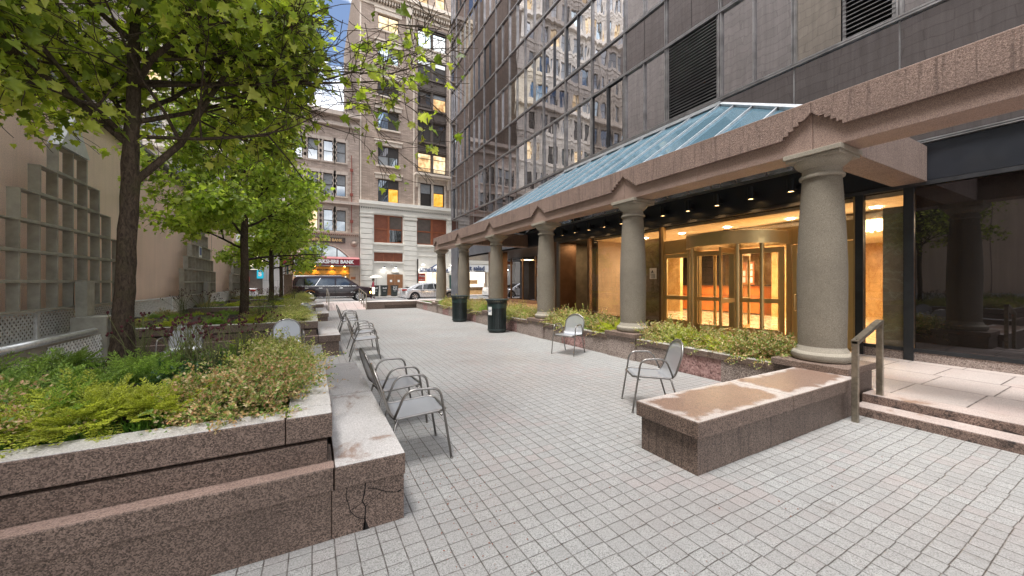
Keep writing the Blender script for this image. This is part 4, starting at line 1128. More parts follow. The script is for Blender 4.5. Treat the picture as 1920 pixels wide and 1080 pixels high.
t.part('board', MB().box(18.5, 18.56, 9.9, 11.0, 1.45, 2.6), G['desk']); rr = random.Random(2)
for i in range(7): y = 9.96 + (i % 3) * .33; z = 1.6 + (i // 3) * .32; t.part('paper', MB().box(18.48, 18.495, y, y + .24, z, z + .26), G['sign_white'])
# luggage carts behind the window
def cart(x, y, lab):
    t = Thing('luggage_cart', lab, 'luggage cart', (x, y, .2), group='brass luggage carts in the lobby')
    mb = MB()
    for s in (-.28, .28): mb.tube(rpath([(x + s, y - .45, .45), (x + s, y - .45, 1.95), (x + s, y + .45, 1.95), (x + s, y + .45, .45)], .28, 6), .018, 8)
    t.part('hoop', mb, G['brass'], smooth=True)
    t.part('deck', MB().box(x - .33, x + .33, y - .55, y + .55, .40, .47), G['brass_dark'])
    mb = MB()
    for i in range(5): mb.cyl((x - .3, y - .35 + i * .17, .47), (x - .3, y - .35 + i * .17, 1.0), .01, 6)
    mb.cyl((x - .3, y - .45, 1.0), (x - .3, y + .45, 1.0), .012, 6); t.part('side_bars', mb, G['brass'])
    mb = MB()
    for a in (-1, 1):
        for c in (-1, 1): mb.tube([(x + a * .26 - .02, y + c * .45, .285), (x + a * .26 + .02, y + c * .45, .285)], .075, 12)
    t.part('wheels', mb, G['black_rubber'])
cart(10.35, 9.3, 'brass hooped luggage cart behind the storefront glass, nearer the doors'); cart(11.3, 10.2, 'brass hooped luggage cart deeper inside the storefront')

# ---- revolving door
RC = (9.32, 5.42); RR = 1.06
t = Thing('revolving_door', 'brass revolving door with curved glass drum at the tower entrance', 'revolving door', (RC[0], RC[1], .2))
mb = MB(); mb.lathe([(RR + .02, 2.47), (RR + .06, 2.48), (RR + .06, 2.77), (RR - .04, 2.79), (.01, 2.79)], RC[0], RC[1], 64, cap=False)
mb.lathe([(.01, 2.46), (RR + .02, 2.47)], RC[0], RC[1], 64, cap=False); t.part('canopy', mb, G['brass'], smooth=True, angle=30)
def arcp(a, r=RR): return (RC[0] + r * math.cos(R(a)), RC[1] + r * math.sin(R(a)))
for a in (122, 148, 212, 238, 58, -58, 32, -32):
    x, y = arcp(a); t.part('drum_post', MB().lathe([(.042, .2), (.042, 2.47)], x, y, 12), G['brass'], smooth=True, angle=30)
for a0, a1 in ((62, 120), (240, 300)):
    t.part('curved_glass', MB().lathe([(RR, .42), (RR, 2.47)], RC[0], RC[1], 20, cap=False, a0=R(a0), a1=R(a1)), G['clear'], smooth=True)
    t.part('curved_base', MB().lathe([(RR + .02, .2), (RR + .02, .42), (RR - .02, .42), (RR - .02, .2)], RC[0], RC[1], 20, cap=False, a0=R(a0), a1=R(a1)), G['brass_dark'], smooth=True, angle=30)
t.part('hub', MB().lathe([(.05, .2), (.05, 2.46)], RC[0], RC[1], 16), G['brass'], smooth=True, angle=30)
for k in range(4):
    a = R(12 + 90 * k); c, s = math.cos(a), math.sin(a)
    def LB(u0, u1, z0, z1, w):
        m = MB(); m.box(u0, u1, -w, w, z0, z1); m.v = [(RC[0] + x * c - y * s, RC[1] + x * s + y * c, z) for x, y, z in m.v]; return m
    m = MB()
    for q in (LB(.05, .15, .24, 2.43, .022), LB(RR - .14, RR - .05, .24, 2.43, .022), LB(.15, RR - .14, .24, .50, .022), LB(.15, RR - .14, 2.31, 2.43, .022), LB(.15, RR - .14, 1.12, 1.22, .024)):
        m.add(q.v, q.f)
    w = t.part('wing', m, G['brass']); t.part('pane', LB(.15, RR - .14, .50, 2.31, .004), G['clear'], parent=w)
# swing doors both sides
def swing(y0, y1, hy, lab):
    t = Thing('brass_door', lab, 'door', (XF, (y0 + y1) / 2, .2), group='brass swing doors beside the revolving door')
    m = MB().box(XF - .03, XF + .03, y0, y0 + .10, .22, 2.45).box(XF - .03, XF + .03, y1 - .10, y1, .22, 2.45).box(XF - .03, XF + .03, y0 + .1, y1 - .1, .22, .52).box(XF - .03, XF + .03, y0 + .1, y1 - .1, 2.33, 2.45).box(XF - .035, XF + .035, y0 + .1, y1 - .1, 1.10, 1.22)
    t.part('door_frame', m, G['brass'], bev=.003); t.part('pane', MB().box(XF - .003, XF + .003, y0 + .1, y1 - .1, .52, 2.33), G['clear'])
    mb = MB(); mb.tube(rpath([(XF - .03, hy, .98), (XF - .10, hy, .98), (XF - .10, hy, 1.34), (XF - .03, hy, 1.34)], .04, 4), .014, 8); t.part('handle', mb, G['brass'], smooth=True)
    t.part('header', MB().box(XF - .03, XF + .04, y0 - .02, y1 + .02, 2.46, 2.80), G['brass_dark'])
swing(6.60, 7.68, 6.68, 'brass framed glass door left of the revolving door')
swing(3.18, 4.26, 4.18, 'brass framed glass door right of the revolving door, half hidden by the nearest column')
for a, b_, z in ((7.68, 7.76, 3.3), (6.50, 6.59, 2.8), (4.27, 4.36, 2.8), (3.165, 3.19, 3.3)): TW.part('brass_jamb', MB().box(XF - .055, XF + .065, a, b_, .2, z), G['brass_dark'])

# ---- wall lamps on the fascia
for k in range(13):
    y = 4.19 + .8425 * k
    w = ('nearest' if k == 0 else ORD[k] + ' from the near end')
    t = Thing('wall_lamp', 'black cylinder wall lamp on the dark fascia, %s' % w, 'lamp', (9.3, y, 3.7), group='black cylinder lamps along the fascia')
    t.part('shade', MB().lathe([(.066, 3.60), (.075, 3.60), (.075, 3.90), (.0, 3.902)], 9.27, y, 20, cap=False), G['black'], smooth=True, angle=30)
    t.part('bulb', MB().lathe([(.001, 3.615), (.064, 3.615)], 9.27, y, 16, cap=False), G['lamp_warm'])
    t.part('arm', MB().box(9.33, XF + .0, y - .03, y + .03, 3.68, 3.80), G['black'])
    if k < 10:
        l = bpy.data.lights.new('lamp_glow', 'SPOT'); l.energy = 15; l.color = (1, .58, .25); l.spot_size = R(95); l.spot_blend = .6; l.shadow_soft_size = .05
        o = bpy.data.objects.new('lamp_glow', l); o.location = (9.27, y, 3.59); COL.objects.link(o)
# ================================================================== FAR BUILDINGS
YB = 37.5
def wall_holes(mb, x0, x1, z0, z1, holes, y, depth=.25):
    xs = sorted({x0, x1} | {h[0] for h in holes} | {h[1] for h in holes}); zs = sorted({z0, z1} | {h[2] for h in holes} | {h[3] for h in holes})
    xs = [x for x in xs if x0 <= x <= x1]; zs = [z for z in zs if z0 <= z <= z1]
    for a, b in zip(xs[:-1], xs[1:]):
        for c, d in zip(zs[:-1], zs[1:]):
            mx, mz = (a + b) / 2, (c + d) / 2
            if any(h[0] < mx < h[1] and h[2] < mz < h[3] for h in holes): continue
            mb.poly([(a, y, c), (b, y, c), (b, y, d), (a, y, d)])
    for h in holes:
        a, b, c, d = h; e = y + depth
        mb.poly([(a, y, c), (a, e, c), (a, e, d), (a, y, d)][::-1]); mb.poly([(b, y, c), (b, e, c), (b, e, d), (b, y, d)])
        mb.poly([(a, y, c), (b, y, c), (b, e, c), (a, e, c)][::-1]); mb.poly([(a, y, d), (b, y, d), (b, e, d), (a, e, d)])
def window(t, x0, x1, z0, z1, y, pm='pane', fm='frame_dark', n=2, d=.2, sash=True, lw=.07, mats=None, rail=.5):
    """frame + one pane per light, panes as children"""
    e = y + d
    fr = MB().box(x0, x1, e - .05, e, z1 - lw, z1).box(x0, x1, e - .05, e, z0, z0 + lw).box(x0, x0 + lw, e - .05, e, z0 + lw, z1 - lw).box(x1 - lw, x1, e - .05, e, z0 + lw, z1 - lw)
    W_ = (x1 - x0 - lw) / n
    zr = z0 + (z1 - z0) * rail
    for k in range(1, n): fr.box(x0 + W_ * k, x0 + W_ * k + lw, e - .06, e, z0 + lw, z1 - lw)
    if sash: fr.box(x0 + lw, x1 - lw, e - .045, e, zr - .03, zr + .03)
    o = t.part('window', fr, G[fm])
    k = 0
    for i in range(n):
        for (c, d_) in (((z0, zr), (zr, z1)) if sash else ((z0, z1),)):
            m = (mats[k % len(mats)] if mats else pm); k += 1
            t.part('pane', MB().poly([(x0 + W_ * i + lw * .6, e - .01, c + .03), (x0 + W_ * (i + 1) + lw * .4, e - .01, c + .03), (x0 + W_ * (i + 1) + lw * .4, e - .01, d_ - .03), (x0 + W_ * i + lw * .6, e - .01, d_ - .03)]), G[m], parent=o)
    return o
def lintel(t, x0, x1, z, y):
    t.part('lintel', MB().box(x0 - .28, x1 + .28, y - .12, y, z + .04, z + .42).box(x0 - .36, x1 + .36, y - .22, y, z + .42, z + .56), G['cream_trim'], bev=.02)
def sill(t, x0, x1, z, y): t.part('sill', MB().box(x0 - .15, x1 + .15, y - .14, y + .1, z - .16, z), G['cream_trim'], bev=.01)

# ---- brown brick building
t = Thing('brick_building', 'tall brown brick building with cream painted base across the street', 'building', (12, YB, 0))
BR = t; x0b, x1b = 3.98, 26; H = 34
wz = [(9.47, 11.67), (13.02, 14.9), (16.57, 18.38), (19.8, 21.48), (23.03, 24.64), (26.2, 27.7)]
bz = [(12.96, 14.95), (16.13, 18.17), (19.52, 21.3), (22.65, 24.6), (25.77, 27.7)]
holes = []
cols = [(5.61, 7.57), (14.3, 16.26), (18.2, 20.2)]; bays = [(9.44, 12.5), (21.8, 24.9)]
for a, b_ in cols:
    for c, d in wz: holes.append((a, b_, c, d))
for a, b_ in bays:
    holes.append((a, b_, 12.9, 27.9)); m = (a + b_) / 2
    holes.append((a + .28, m - .12, 9.5, 11.8)); holes.append((m + .12, b_ - .28, 9.5, 11.8))
for a in (6.0, 7.6, 9.55, 11.3, 14, 16, 18, 20, 22, 24): holes.append((a, a + 1.05, 30.1, 31.9))
mb = MB(); wall_holes(mb, x0b, x1b, 9.4, H, holes, YB, .3); t.part('brick_wall', mb, G['brick_brown'])
t.part('side_wall', MB().poly([(x0b, YB, 0), (x0b, YB, H), (x0b, YB + 20, H), (x0b, YB + 20, 0)]), G['brick_side']); t.part('side_wall', MB().poly([(x1b, YB, 0), (x1b, YB + 20, 0), (x1b, YB + 20, H), (x1b, YB, H)]), G['brick_side'])
t.part('inner_dark', MB().box(x0b + .1, x1b - .1, YB + .45, YB + 19, 4.7, H - .2), G['black'])
cm = [['blind', 'pane', 'pane_blue', 'frame_dark'], ['pane', 'blind', 'pane_blue', 'pane'], ['frame_dark', 'frame_dark', 'pane', 'frame_dark'], ['pane_blue', 'pane_blue', 'pane_blue', 'blind'], ['pane', 'frame_dark'], ['lit2', 'lit2']]
base_m = {0: ['pane_blue', 'pane_blue', 'lit_yellow', 'frame_dark'], 1: ['blind', 'pane', 'pane_blue', 'frame_dark'], 2: ['pane_blue', 'pane_blue', 'frame_dark', 'frame_dark'],
          3: ['frame_dark', 'frame_dark', 'frame_dark', 'frame_dark'], 4: ['pane_blue', 'pane_blue', 'pane_blue', 'blind'], 5: ['lit2', 'lit2', 'lit2', 'lit2']}
rb = random.Random(4)
for ci, (a, b_) in enumerate(cols):
    for k, (c, d) in enumerate(wz):
        ms = base_m[k] if ci == 0 else rb.choice([['pane', 'blind', 'pane_blue', 'pane'], ['lit', 'lit'], ['pane', 'pane'], ['blind', 'pane']])
        window(t, a, b_, c, d, YB, mats=ms, rail=.5 if k else .62); lintel(t, a, b_, d, YB); sill(t, a, b_, c, YB)
for bi, (a, b_) in enumerate(bays):
    m = (a + b_) / 2
    bm = [['lit', 'lit2', 'lit2', 'lit2'], ['frame_dark', 'frame_dark', 'frame_dark', 'pane'], ['pane', 'pane_blue', 'lit', 'blind'], ['frame_dark', 'pane', 'frame_dark', 'pane'], ['pane_blue', 'pane', 'pane', 'pane_blue']]
    for k, (c, d) in enumerate(bz):
        window(t, a, m - .06, c, d, YB, fm='frame_brown', n=1, mats=bm[k][:2], rail=.72, lw=.1); window(t, m + .06, b_, c, d, YB, fm='frame_brown', n=1, mats=bm[k][2:], rail=.72, lw=.1)
        z1 = bz[k + 1][0] if k < 4 else 27.9
        mb = MB().box(a, b_, YB + .08, YB + .28, d, z1)
        mb.box(a, b_, YB - .02, YB + .1, d, d + .10).box(a, b_, YB - .08, YB + .1, d + .12, d + .2).box(a, b_, YB - .08, YB + .1, z1 - .2, z1 - .08).box(a + .1, b_ - .1, YB + .03, YB + .1, d + .32, d + .38).box(a + .1, b_ - .1, YB + .03, YB + .1, z1 - .36, z1 - .30)
        mb.box(a + .1, a + .16, YB + .03, YB + .1, d + .32, z1 - .3).box(b_ - .16, b_ - .1, YB + .03, YB + .1, d + .32, z1 - .3)
        mb.ball((m, YB + .06, (d + z1) / 2), .13, 12, 6); t.part('bay_spandrel', mb, G['frame_brown'] if k != 3 else G['cream_trim'])
    t.part('bay_post', MB().box(m - .06, m + .06, YB + .02, YB + .28, 12.9, 27.9).box(a, a + .05, YB + .02, YB + .28, 12.9, 27.9).box(b_ - .05, b_, YB + .02, YB + .28, 12.9, 27.9), G['frame_brown'])
    window(t, a + .28, m - .12, 9.5, 11.8, YB, n=1, mats=['frame_dark', 'blind'], rail=.55); window(t, m + .12, b_ - .28, 9.5, 11.8, YB, n=1, mats=['lit_yellow', 'blind'], rail=.62)
    t.part('bay_surround', MB().box(a + .05, a + .28, YB - .05, YB + .2, 9.45, 11.8).box(m - .12, m + .12, YB - .06, YB + .2, 9.45, 11.8).box(b_ - .28, b_ - .05, YB - .05, YB + .2, 9.45, 11.8).box(a - .1, b_ + .1, YB - .1, YB, 11.82, 12.3), G['cream_trim'], bev=.015)
    t.part('balcony_slab', MB().box(a - .35, b_ + .35, YB - .7, YB, 12.45, 12.66).box(a - .25, b_ + .25, YB - .55, YB, 12.3, 12.45), G['cream_trim'], bev=.02)
    mb = MB()
    for s in (a - .2, b_ + .02): mb.prism([(YB - .5, 12.3), (YB, 12.3), (YB, 11.3), (YB - .18, 11.4), (YB - .25, 11.9)], s, s + .2, 'x')
    t.part('bracket', mb, G['cream_trim'], bev=.02)
    mb = MB(); mb.box(a - .3, b_ + .3, YB - .68, YB - .64, 13.12, 13.17).box(a - .3, b_ + .3, YB - .68, YB - .64, 12.7, 12.74)
    k = a - .3
    while k < b_ + .3: mb.box(k, k + .03, YB - .67, YB - .65, 12.7, 13.14); mb.tube([(k + .06, YB - .66, 12.75), (k + .12, YB - .66, 12.92), (k + .06, YB - .66, 13.1)], .012, 4); k += .16
    t.part('balcony_railing', mb, G['frame_dark'])
for a in (6.0, 7.6, 9.55, 11.3, 14, 16, 18, 20, 22, 24): window(t, a, a + 1.05, 30.1, 31.9, YB, n=1, mats=['lit2', 'lit'] if a < 13 else ['pane', 'blind'], rail=.66)
# quoins / pilaster strips on the brick
t.part('string_course', MB().box(9.0, 9.12, YB - .05, YB, 9.4, 28.4).box(12.78, 12.9, YB - .05, YB, 9.4, 28.4).box(x0b, x0b + .12, YB - .04, YB, 9.4, 28.4), G['cream_trim'])
mb = MB().box(x0b - .1, x1b, YB - .12, YB, 28.3, 28.6).box(x0b - .3, x1b, YB - .75, YB, 28.95, 29.2).box(x0b - .4, x1b, YB - 1.0, YB, 29.2, 29.55)
k = x0b
while k < x1b: mb.box(k, k + .13, YB - .5, YB, 28.6, 28.95); k += .26
t.part('upper_cornice', mb, G['cream_trim'])
for a in (8.15, 13.1):
    mb = MB().box(a, a + .7, YB - .6, YB, 28.2, 28.9).box(a + .1, a + .6, YB - .35, YB, 27.4, 28.2); mb.ball((a + .35, YB - .25, 27.3), .28, 10, 6); mb.ball((a + .35, YB - .15, 26.8), .18, 8, 5)
    t.part('cornice_bracket', mb, G['cream_trim'])
# cream base
cr = G['cream']; rustic = []
mb = MB().box(x0b - .08, x1b, YB - .35, YB + .05, 9.1, 9.42).box(x0b - .03, x1b, YB - .22, YB, 8.85, 9.1).box(x0b, x1b, YB - .1, YB, 8.3, 8.7)
k = x0b
while k < x1b: mb.box(k, k + .1, YB - .18, YB, 8.7, 8.85); k += .2
t.part('base_cornice', mb, cr)
H2 = [(5.25, 7.97, 5.5, 8.2), (9.38, 12.5, 5.5, 8.2), (5.25, 7.97, 3.67, 4.54), (9.5, 12.6, .3, 3.0), (14.2, 17.3, .3, 2.75), (14.2, 17.3, 5.5, 8.2), (18.6, 21.6, 5.5, 8.2), (18.6, 21.6, .3, 3.0)]
mb = MB(); wall_holes(mb, x0b, x1b, 0, 8.3, H2, YB, .3); t.part('base_wall', mb, cr)
for a, b_ in ((x0b + .02, 5.13), (8.04, 9.34), (12.62, 13.9), (17.4, 18.5)):
    mb = MB(); z = .3; k = 0
    while z < 7.85:
        h = .50; w = 0 if k % 2 else .05; mb.box(a + w, b_ - w, YB - .16, YB, z, z + h - .05); z += h; k += 1
    t.part('rusticated_pilaster', mb, cr, bev=.01)
    t.part('pilaster_cap', MB().box(a - .06, b_ + .06, YB - .22, YB, 7.9, 8.0).box(a, b_, YB - .17, YB, 8.0, 8.2).box(a - .06, b_ + .06, YB - .24, YB, 8.2, 8.3), cr, bev=.01)
# second floor rust windows
def rustwin(a, b_, lights):
    m = (a + b_) / 2; e = YB + .18
    fr = MB().box(a, b_, e - .05, e + .05, 8.1, 8.2).box(a, b_, e - .05, e + .05, 5.5, 5.6).box(a, a + .08, e - .05, e + .05, 5.5, 8.2).box(b_ - .08, b_, e - .05, e + .05, 5.5, 8.2).box(m - .1, m + .1, e - .09, e + .05, 5.5, 8.2).box(a, b_, e - .05, e + .05, 6.78, 6.9)
    o = t.part('window', fr, G['rust_trim'])
    for i, (c, d) in enumerate(((a + .08, m - .1), (m + .1, b_ - .08))):
        for j, (z0, z1) in enumerate(((5.6, 6.78), (6.9, 8.1))):
            t.part('pane', MB().box(c, d, e - .01, e + .01, z0, z1), G[lights[i * 2 + j]], parent=o)
rustwin(5.25, 7.97, ['rust', 'rust', 'pane_blue', 'frame_brown']); rustwin(9.38, 12.5, ['frame_brown', 'frame_brown', 'rust', 'rust']); rustwin(14.2, 17.3, ['rust', 'rust', 'pane', 'rust']); rustwin(18.6, 21.6, ['rust', 'rust', 'pane', 'rust'])
e = YB + .15
o = t.part('transom_window', MB().box(5.25, 7.97, e, e + .05, 3.67, 4.54), G['rust'])
t.part('transom_bars', MB().box(5.25, 5.33, e - .05, e, 3.67, 4.54).box(6.1, 6.2, e - .05, e, 3.67, 4.54).box(7.02, 7.12, e - .05, e, 3.67, 4.54).box(5.25, 7.97, e - .05, e, 4.46, 4.54), G['rust_trim'], parent=o)
t.part('base_molding', MB().box(5.15, 8.03, YB - .12, YB, 5.28, 5.42).box(9.35, 12.6, YB - .12, YB, 5.28, 5.42).box(5.2, 8.0, YB - .06, YB, 4.62, 4.7).box(5.2, 8.0, YB - .08, YB, 3.5, 3.62).box(9.4, 12.6, YB - .06, YB, 4.85, 4.92).box(5.4, 7.8, YB - .03, YB, 4.9, 4.95).box(9.5, 12.4, YB - .05, YB, 4.3, 4.36), cr)
mb = MB()
for x in (6.6, 10.95): mb.lathe([(.12, 0), (.12, .04)], 0, 0, 14)
mb.v = [(x + (6.6 if i < len(mb.v) // 2 else 10.95), YB - .04 + z, 5.08 + y) for i, (x, y, z) in enumerate(mb.v)]; t.part('rosette', mb, cr)
# doors
o = t.part('double_door', MB().box(6.45, 7.19, YB - .06, YB - .02, .3, 2.42).box(7.21, 7.95, YB - .06, YB - .02, .3, 2.42), simple('brown door paint', (.27, .125, .055), .5))
for a in (6.72, 7.45): t.part('door_notice', MB().box(a, a + .2, YB - .07, YB - .06, 1.66, 1.88), G['sign_white'], parent=o)
t.part('door_sign', MB().box(6.85, 7.6, YB - .1, YB - .04, 2.52, 2.6), G['frame_dark'])
for x in (6.15, 7.25):
    o = t.part('flood_lamp', MB().box(x - .1, x + .1, YB - .28, YB - .02, 3.08, 3.2), G['chrome']); t.part('bulb', MB().box(x - .09, x + .09, YB - .27, YB - .1, 3.065, 3.08), G['shop_lamp'], parent=o)
    area('flood_light', (x, YB - .3, 3.05), .15, 2.2, (1, .96, .9), rot=(R(-14), 0, 0))
o = t.part('security_camera', MB().box(6.85, 6.93, YB - .35, YB - .02, 3.32, 3.42), G['sign_white'])
# pizza shop front
sg = t.part('shop_sign', MB().box(9.55, 12.7, YB - .35, YB - .2, 2.72, 3.05), G['sign_white'])
t.part('sign_edge', MB().box(9.55, 12.7, YB - .36, YB - .2, 2.66, 2.72), G['navy'], parent=sg)
text('sign_letters', 'LITTLE ITALY PIZZA', .36, G['navy'], sg, MY(11.1, YB - .38, 2.90), .02, .012, .92)
t.part('gable', MB().prism([(10.6, 3.08), (12.0, 3.08), (11.3, 3.5)], YB - .34, YB - .24, 'y'), G['navy']); t.part('gable_face', MB().prism([(10.85, 3.09), (11.75, 3.09), (11.3, 3.38)], YB - .36, YB - .345, 'y'), G['sign_white'])
for x in (9.85, 11.4, 12.9):
    t.part('flood_lamp', MB().box(x - .12, x + .12, YB - .75, YB - .55, 3.35, 3.45), G['shop_lamp']); area('flood_light', (x, YB - .65, 3.3), .2, 1.6, (1, .97, .93))
ps = t.part('poster', MB().box(9.48, 10.2, YB - .12, YB - .08, 1.75, 2.55), G['sign_red']); text('poster_text', 'Pizza', .30, G['sign_white'], ps, MY(9.84, YB - .13, 2.28), .005, .004); text('poster_text', 'BY THE SLICE', .085, G['sign_white'], ps, MY(9.84, YB - .13, 1.93), .005, .002)
t.part('shop_interior', MB().box(9.5, 12.6, YB + 1.4, YB + 1.45, .3, 3.0).box(9.5, 12.6, YB + .3, YB + 1.4, 2.9, 2.95), G['lit_white'])
mb = MB()
for x in (9.5, 10.3, 11.0, 11.75, 12.5): mb.box(x, x + .08, YB + .05, YB + .12, .3, 2.75)
mb.box(9.5, 12.6, YB + .05, YB + .12, .3, .9); t.part('shop_front_frame', mb, G['sign_white'])
t.part('drain_pipe', MB().box(9.33, 9.44, YB - .3, YB - .17, .3, 4.0), G['frame_dark'])
t.part('green_panel', MB().box(12.75, 12.95, YB - .3, YB - .18, .6, 2.4), G['green_pole'])
# salad shop front
sg = t.part('shop_sign', MB().box(13.95, 17.5, YB - .2, YB - .1, 2.78, 3.55), G['sign_white'])
text('sign_letters', 'just salad', .72, G['navy'], sg, MY(15.55, YB - .22, 3.16), .02, .014, .95); t.part('tagline_bar', MB().box(15.7, 16.9, YB - .22, YB - .2, 2.80, 2.86), G['frame_dark'], parent=sg)
t.part('fascia_band', MB().box(13.95, 17.5, YB - .15, YB, 3.65, 4.4), G['cream']); t.part('lit_soffit', MB().box(14.0, 17.4, YB - .1, YB + .0, 4.6, 4.95), G['lit'])
t.part('shop_interior', MB().box(14.2, 17.3, YB + 1.5, YB + 1.55, 1.2, 2.75), G['lit_white']); t.part('shop_counter', MB().box(14.2, 17.3, YB + .9, YB + 1.4, .3, 1.1), G['lobby_wall'])
mb = MB()
for i in range(12): mb.box(14.9 + i * .14, 15.0 + i * .14, YB + 1.2, YB + 1.3, 1.45, 1.9)
t.part('menu_items', mb, G['gold']); t.part('shop_front_frame', MB().box(14.2, 14.28, YB + .05, YB + .1, .3, 2.75).box(16.9, 17.0, YB + .05, YB + .1, .3, 2.75).box(14.2, 17.3, YB + .05, YB + .1, .3, .75), G['lobby_wall'])
t.part('sidewalk_steps', MB().box(5.25, 7.97, YB - .3, YB, .295, .36), G['kerb'])

# ---- bank building
t = Thing('bank_building', 'limestone and tan brick bank building with arched window and maroon awning', 'building', (1, YB, 0)); BK = t
xa, xb = -2.0, 3.92; HB = 17.2
up = []
for z0, z1 in ((6.35, 8.3), (9.6, 11.6), (12.7, 14.6)):
    for a in (-1.55, -.35, .9, 1.94): up.append((a, a + .82, z0, z1))
mb = MB(); wall_holes(mb, xa, xb, 6.1, HB, up, YB, .25); t.part('brick_wall', mb, G['brick_tan'])
rb = random.Random(8)
for a, b_, c, d in up: window(t, a, b_, c, d, YB, n=1, mats=rb.choice([['blind', 'blind'], ['pane', 'blind'], ['lit2', 'lit2'], ['pane', 'pane']]), lw=.06)
for a, b_, c, d in up:
    mb = MB(); mb.box(a - .2, b_ + .2, YB - .05, YB, d, d + .28); z = c; k = 0
    while z < d - .1: w = .30 if k % 2 else .16; mb.box(a - w, a, YB - .03, YB, z, z + .24); mb.box(b_, b_ + w, YB - .03, YB, z, z + .24); z += .25; k += 1
    mb.box(a - .15, b_ + .15, YB - .1, YB, c - .14, c); t.part('window_surround', mb, G['limestone'])
t.part('roof_cornice', MB().box(xa - .1, xb + .05, YB - .3, YB + .1, 16.0, 16.3).box(xa - .2, xb + .05, YB - .5, YB + .1, 16.9, 17.3), G['limestone'])
t.part('belt_cornice', MB().box(xa, xb, YB - .35, YB, 8.85, 9.1), G['limestone'])
# stone base with arched opening
arch = []
ax0, ax1, zs, za = -1.35, 3.1, 3.95, 5.1
n = 28; AP = []
for i in range(n + 1):
    u = i / n * 2 - 1; AP.append((ax0 + (ax1 - ax0) * (u + 1) / 2, zs + (za - zs) * (1 - abs(u) ** 3.2) * (.55 + .45 * (1 - u * u))))
mb = MB()
for (x0_, z0_), (x1_, z1_) in zip(AP[:-1], AP[1:]):
    mb.poly([(x0_, YB, z0_), (x1_, YB, z1_), (x1_, YB, 6.1), (x0_, YB, 6.1)]); mb.poly([(x0_, YB, z0_), (x0_, YB + .4, z0_), (x1_, YB + .4, z1_), (x1_, YB, z1_)])
mb.poly([(xa, YB, 0), (ax0, YB, 0), (ax0, YB, 6.1), (xa, YB, 6.1)]); mb.poly([(ax1, YB, 0), (xb, YB, 0), (xb, YB, 6.1), (ax1, YB, 6.1)])
t.part('stone_base', mb, G['limestone'])
t.part('ledge', MB().prism([(YB, 5.98), (YB - .12, 5.98), (YB - .28, 6.12), (YB - .32, 6.22), (YB, 6.25)], xa, xb - .02, 'x'), G['cream_trim'])
mb = MB(); k = xa
while k < xb - .1: mb.ball((k, YB - .14, 6.03), .07, 6, 4); k += .17
t.part('carved_band', mb, simple('weathered carving', (.20, .12, .08), .9))
t.part('arch_molding', MB().tube([(x, YB - .02, z) for x, z in AP], .06, 6), G['cream_trim'])
w = t.part('arch_window', MB().prism([(ax0, 3.3)] + AP + [(ax1, 3.3)], YB + .3, YB + .32, 'y'), G['pane'])
t.part('arch_mullion', MB().box(-.35, -.27, YB + .2, YB + .3, 3.3, 5.0).box(.75, .83, YB + .2, YB + .3, 3.3, 5.1).box(2.0, 2.08, YB + .2, YB + .3, 3.3, 4.95), G['frame_dark'], parent=w)
sg = t.part('name_board', MB().box(-.95, 2.72, YB - .12, YB - .04, 5.25, 5.75), G['sign_dark']); text('board_letters', 'THE BERKSHIRE BANK', .34, G['gold'], sg, MY(.88, YB - .14, 5.50), .015, .012, .93)
mb = MB(); mb.lathe([(.0, -.30), (.12, -.28), (.22, -.12), (.25, 0), (.31, .02), (.33, .05)], 0, 0, 20, cap=False); mb.v = [(3.47 + x, YB - .0 + z - .05, 5.26 + y) for x, y, z in mb.v]
t.part('roundel', mb, simple('carved roundel stone', (.38, .30, .25), .9), smooth=True)
aw = t.part('awning', MB().prism([(YB - 1.15, 3.18), (YB - 1.15, 3.74), (YB, 3.98), (YB, 3.18)], -2.25, 3.86, 'x'), G['awning'])
t.part('awning_cloth_top', MB().poly([(-2.25, YB - 1.16, 3.745), (3.86, YB - 1.16, 3.745), (3.86, YB, 3.99), (-2.25, YB, 3.99)]), G['awning_top'], parent=aw)
t.part('awning_hem', MB().box(-2.27, 3.88, YB - 1.18, YB, 3.10, 3.16), G['alu'], parent=aw)
text('awning_letters', 'THE BERKSHIRE BANK', .44, G['sign_white'], aw, MY(1.28, YB - 1.17, 3.46), .01, .018, .94)
gb = t.part('gold_panel', MB().box(-1.3, 3.08, YB + .2, YB + .28, 2.38, 3.05), simple('polished gold panel', (.60, .30, .04), .35, .3)); text('panel_letters', 'THE BERKSHIRE BANK', .20, G['frame_dark'], gb, MY(.95, YB + .19, 2.78), .008, .006, 1.0)
for x in (-1.05, .2, 1.6, 2.65):
    t.part('awning_lamp', MB().lathe([(.001, 3.07), (.07, 3.07), (.07, 3.1)], x, YB - .3, 10, cap=False), G['lamp_amber'])
    l = bpy.data.lights.new('awning_light', 'SPOT'); l.energy = 30; l.color = (1, .55, .14); l.spot_size = R(80); l.spot_blend = .8; o = bpy.data.objects.new('awning_light', l); o.location = (x, YB - .25, 3.05); o.rotation_euler = (R(25), 0, 0); COL.objects.link(o)
mb = MB()
for x in (-1.3, -.9, -.2, .6, .75, 1.7, 2.3, 3.0): mb.box(x, x + .08, YB + .25, YB + .33, .3, 2.38)
mb.box(-1.3, 3.1, YB + .25, YB + .33, 2.2, 2.28).box(-1.3, 3.1, YB + .25, YB + .33, .3, .7); t.part('shop_front_frame', mb, G['brass_dark'])
t.part('shop_interior', MB().box(-1.3, 3.1, YB + 1.6, YB + 1.65, .3, 2.4).box(-1.3, 3.1, YB + .4, YB + 1.6, .28, .3), simple('gold lit bank interior', (.55, .32, .1), .6))
for a, b_ in ((-1.2, -.75), (-.55, -.2), (.75, 1.2), (1.35, 1.75), (2.2, 2.28), (2.8, 2.9)): t.part('lit_panel', MB().box(a, b_, YB + 1.5, YB + 1.55, 1.7, 2.25), G['lit_white'])
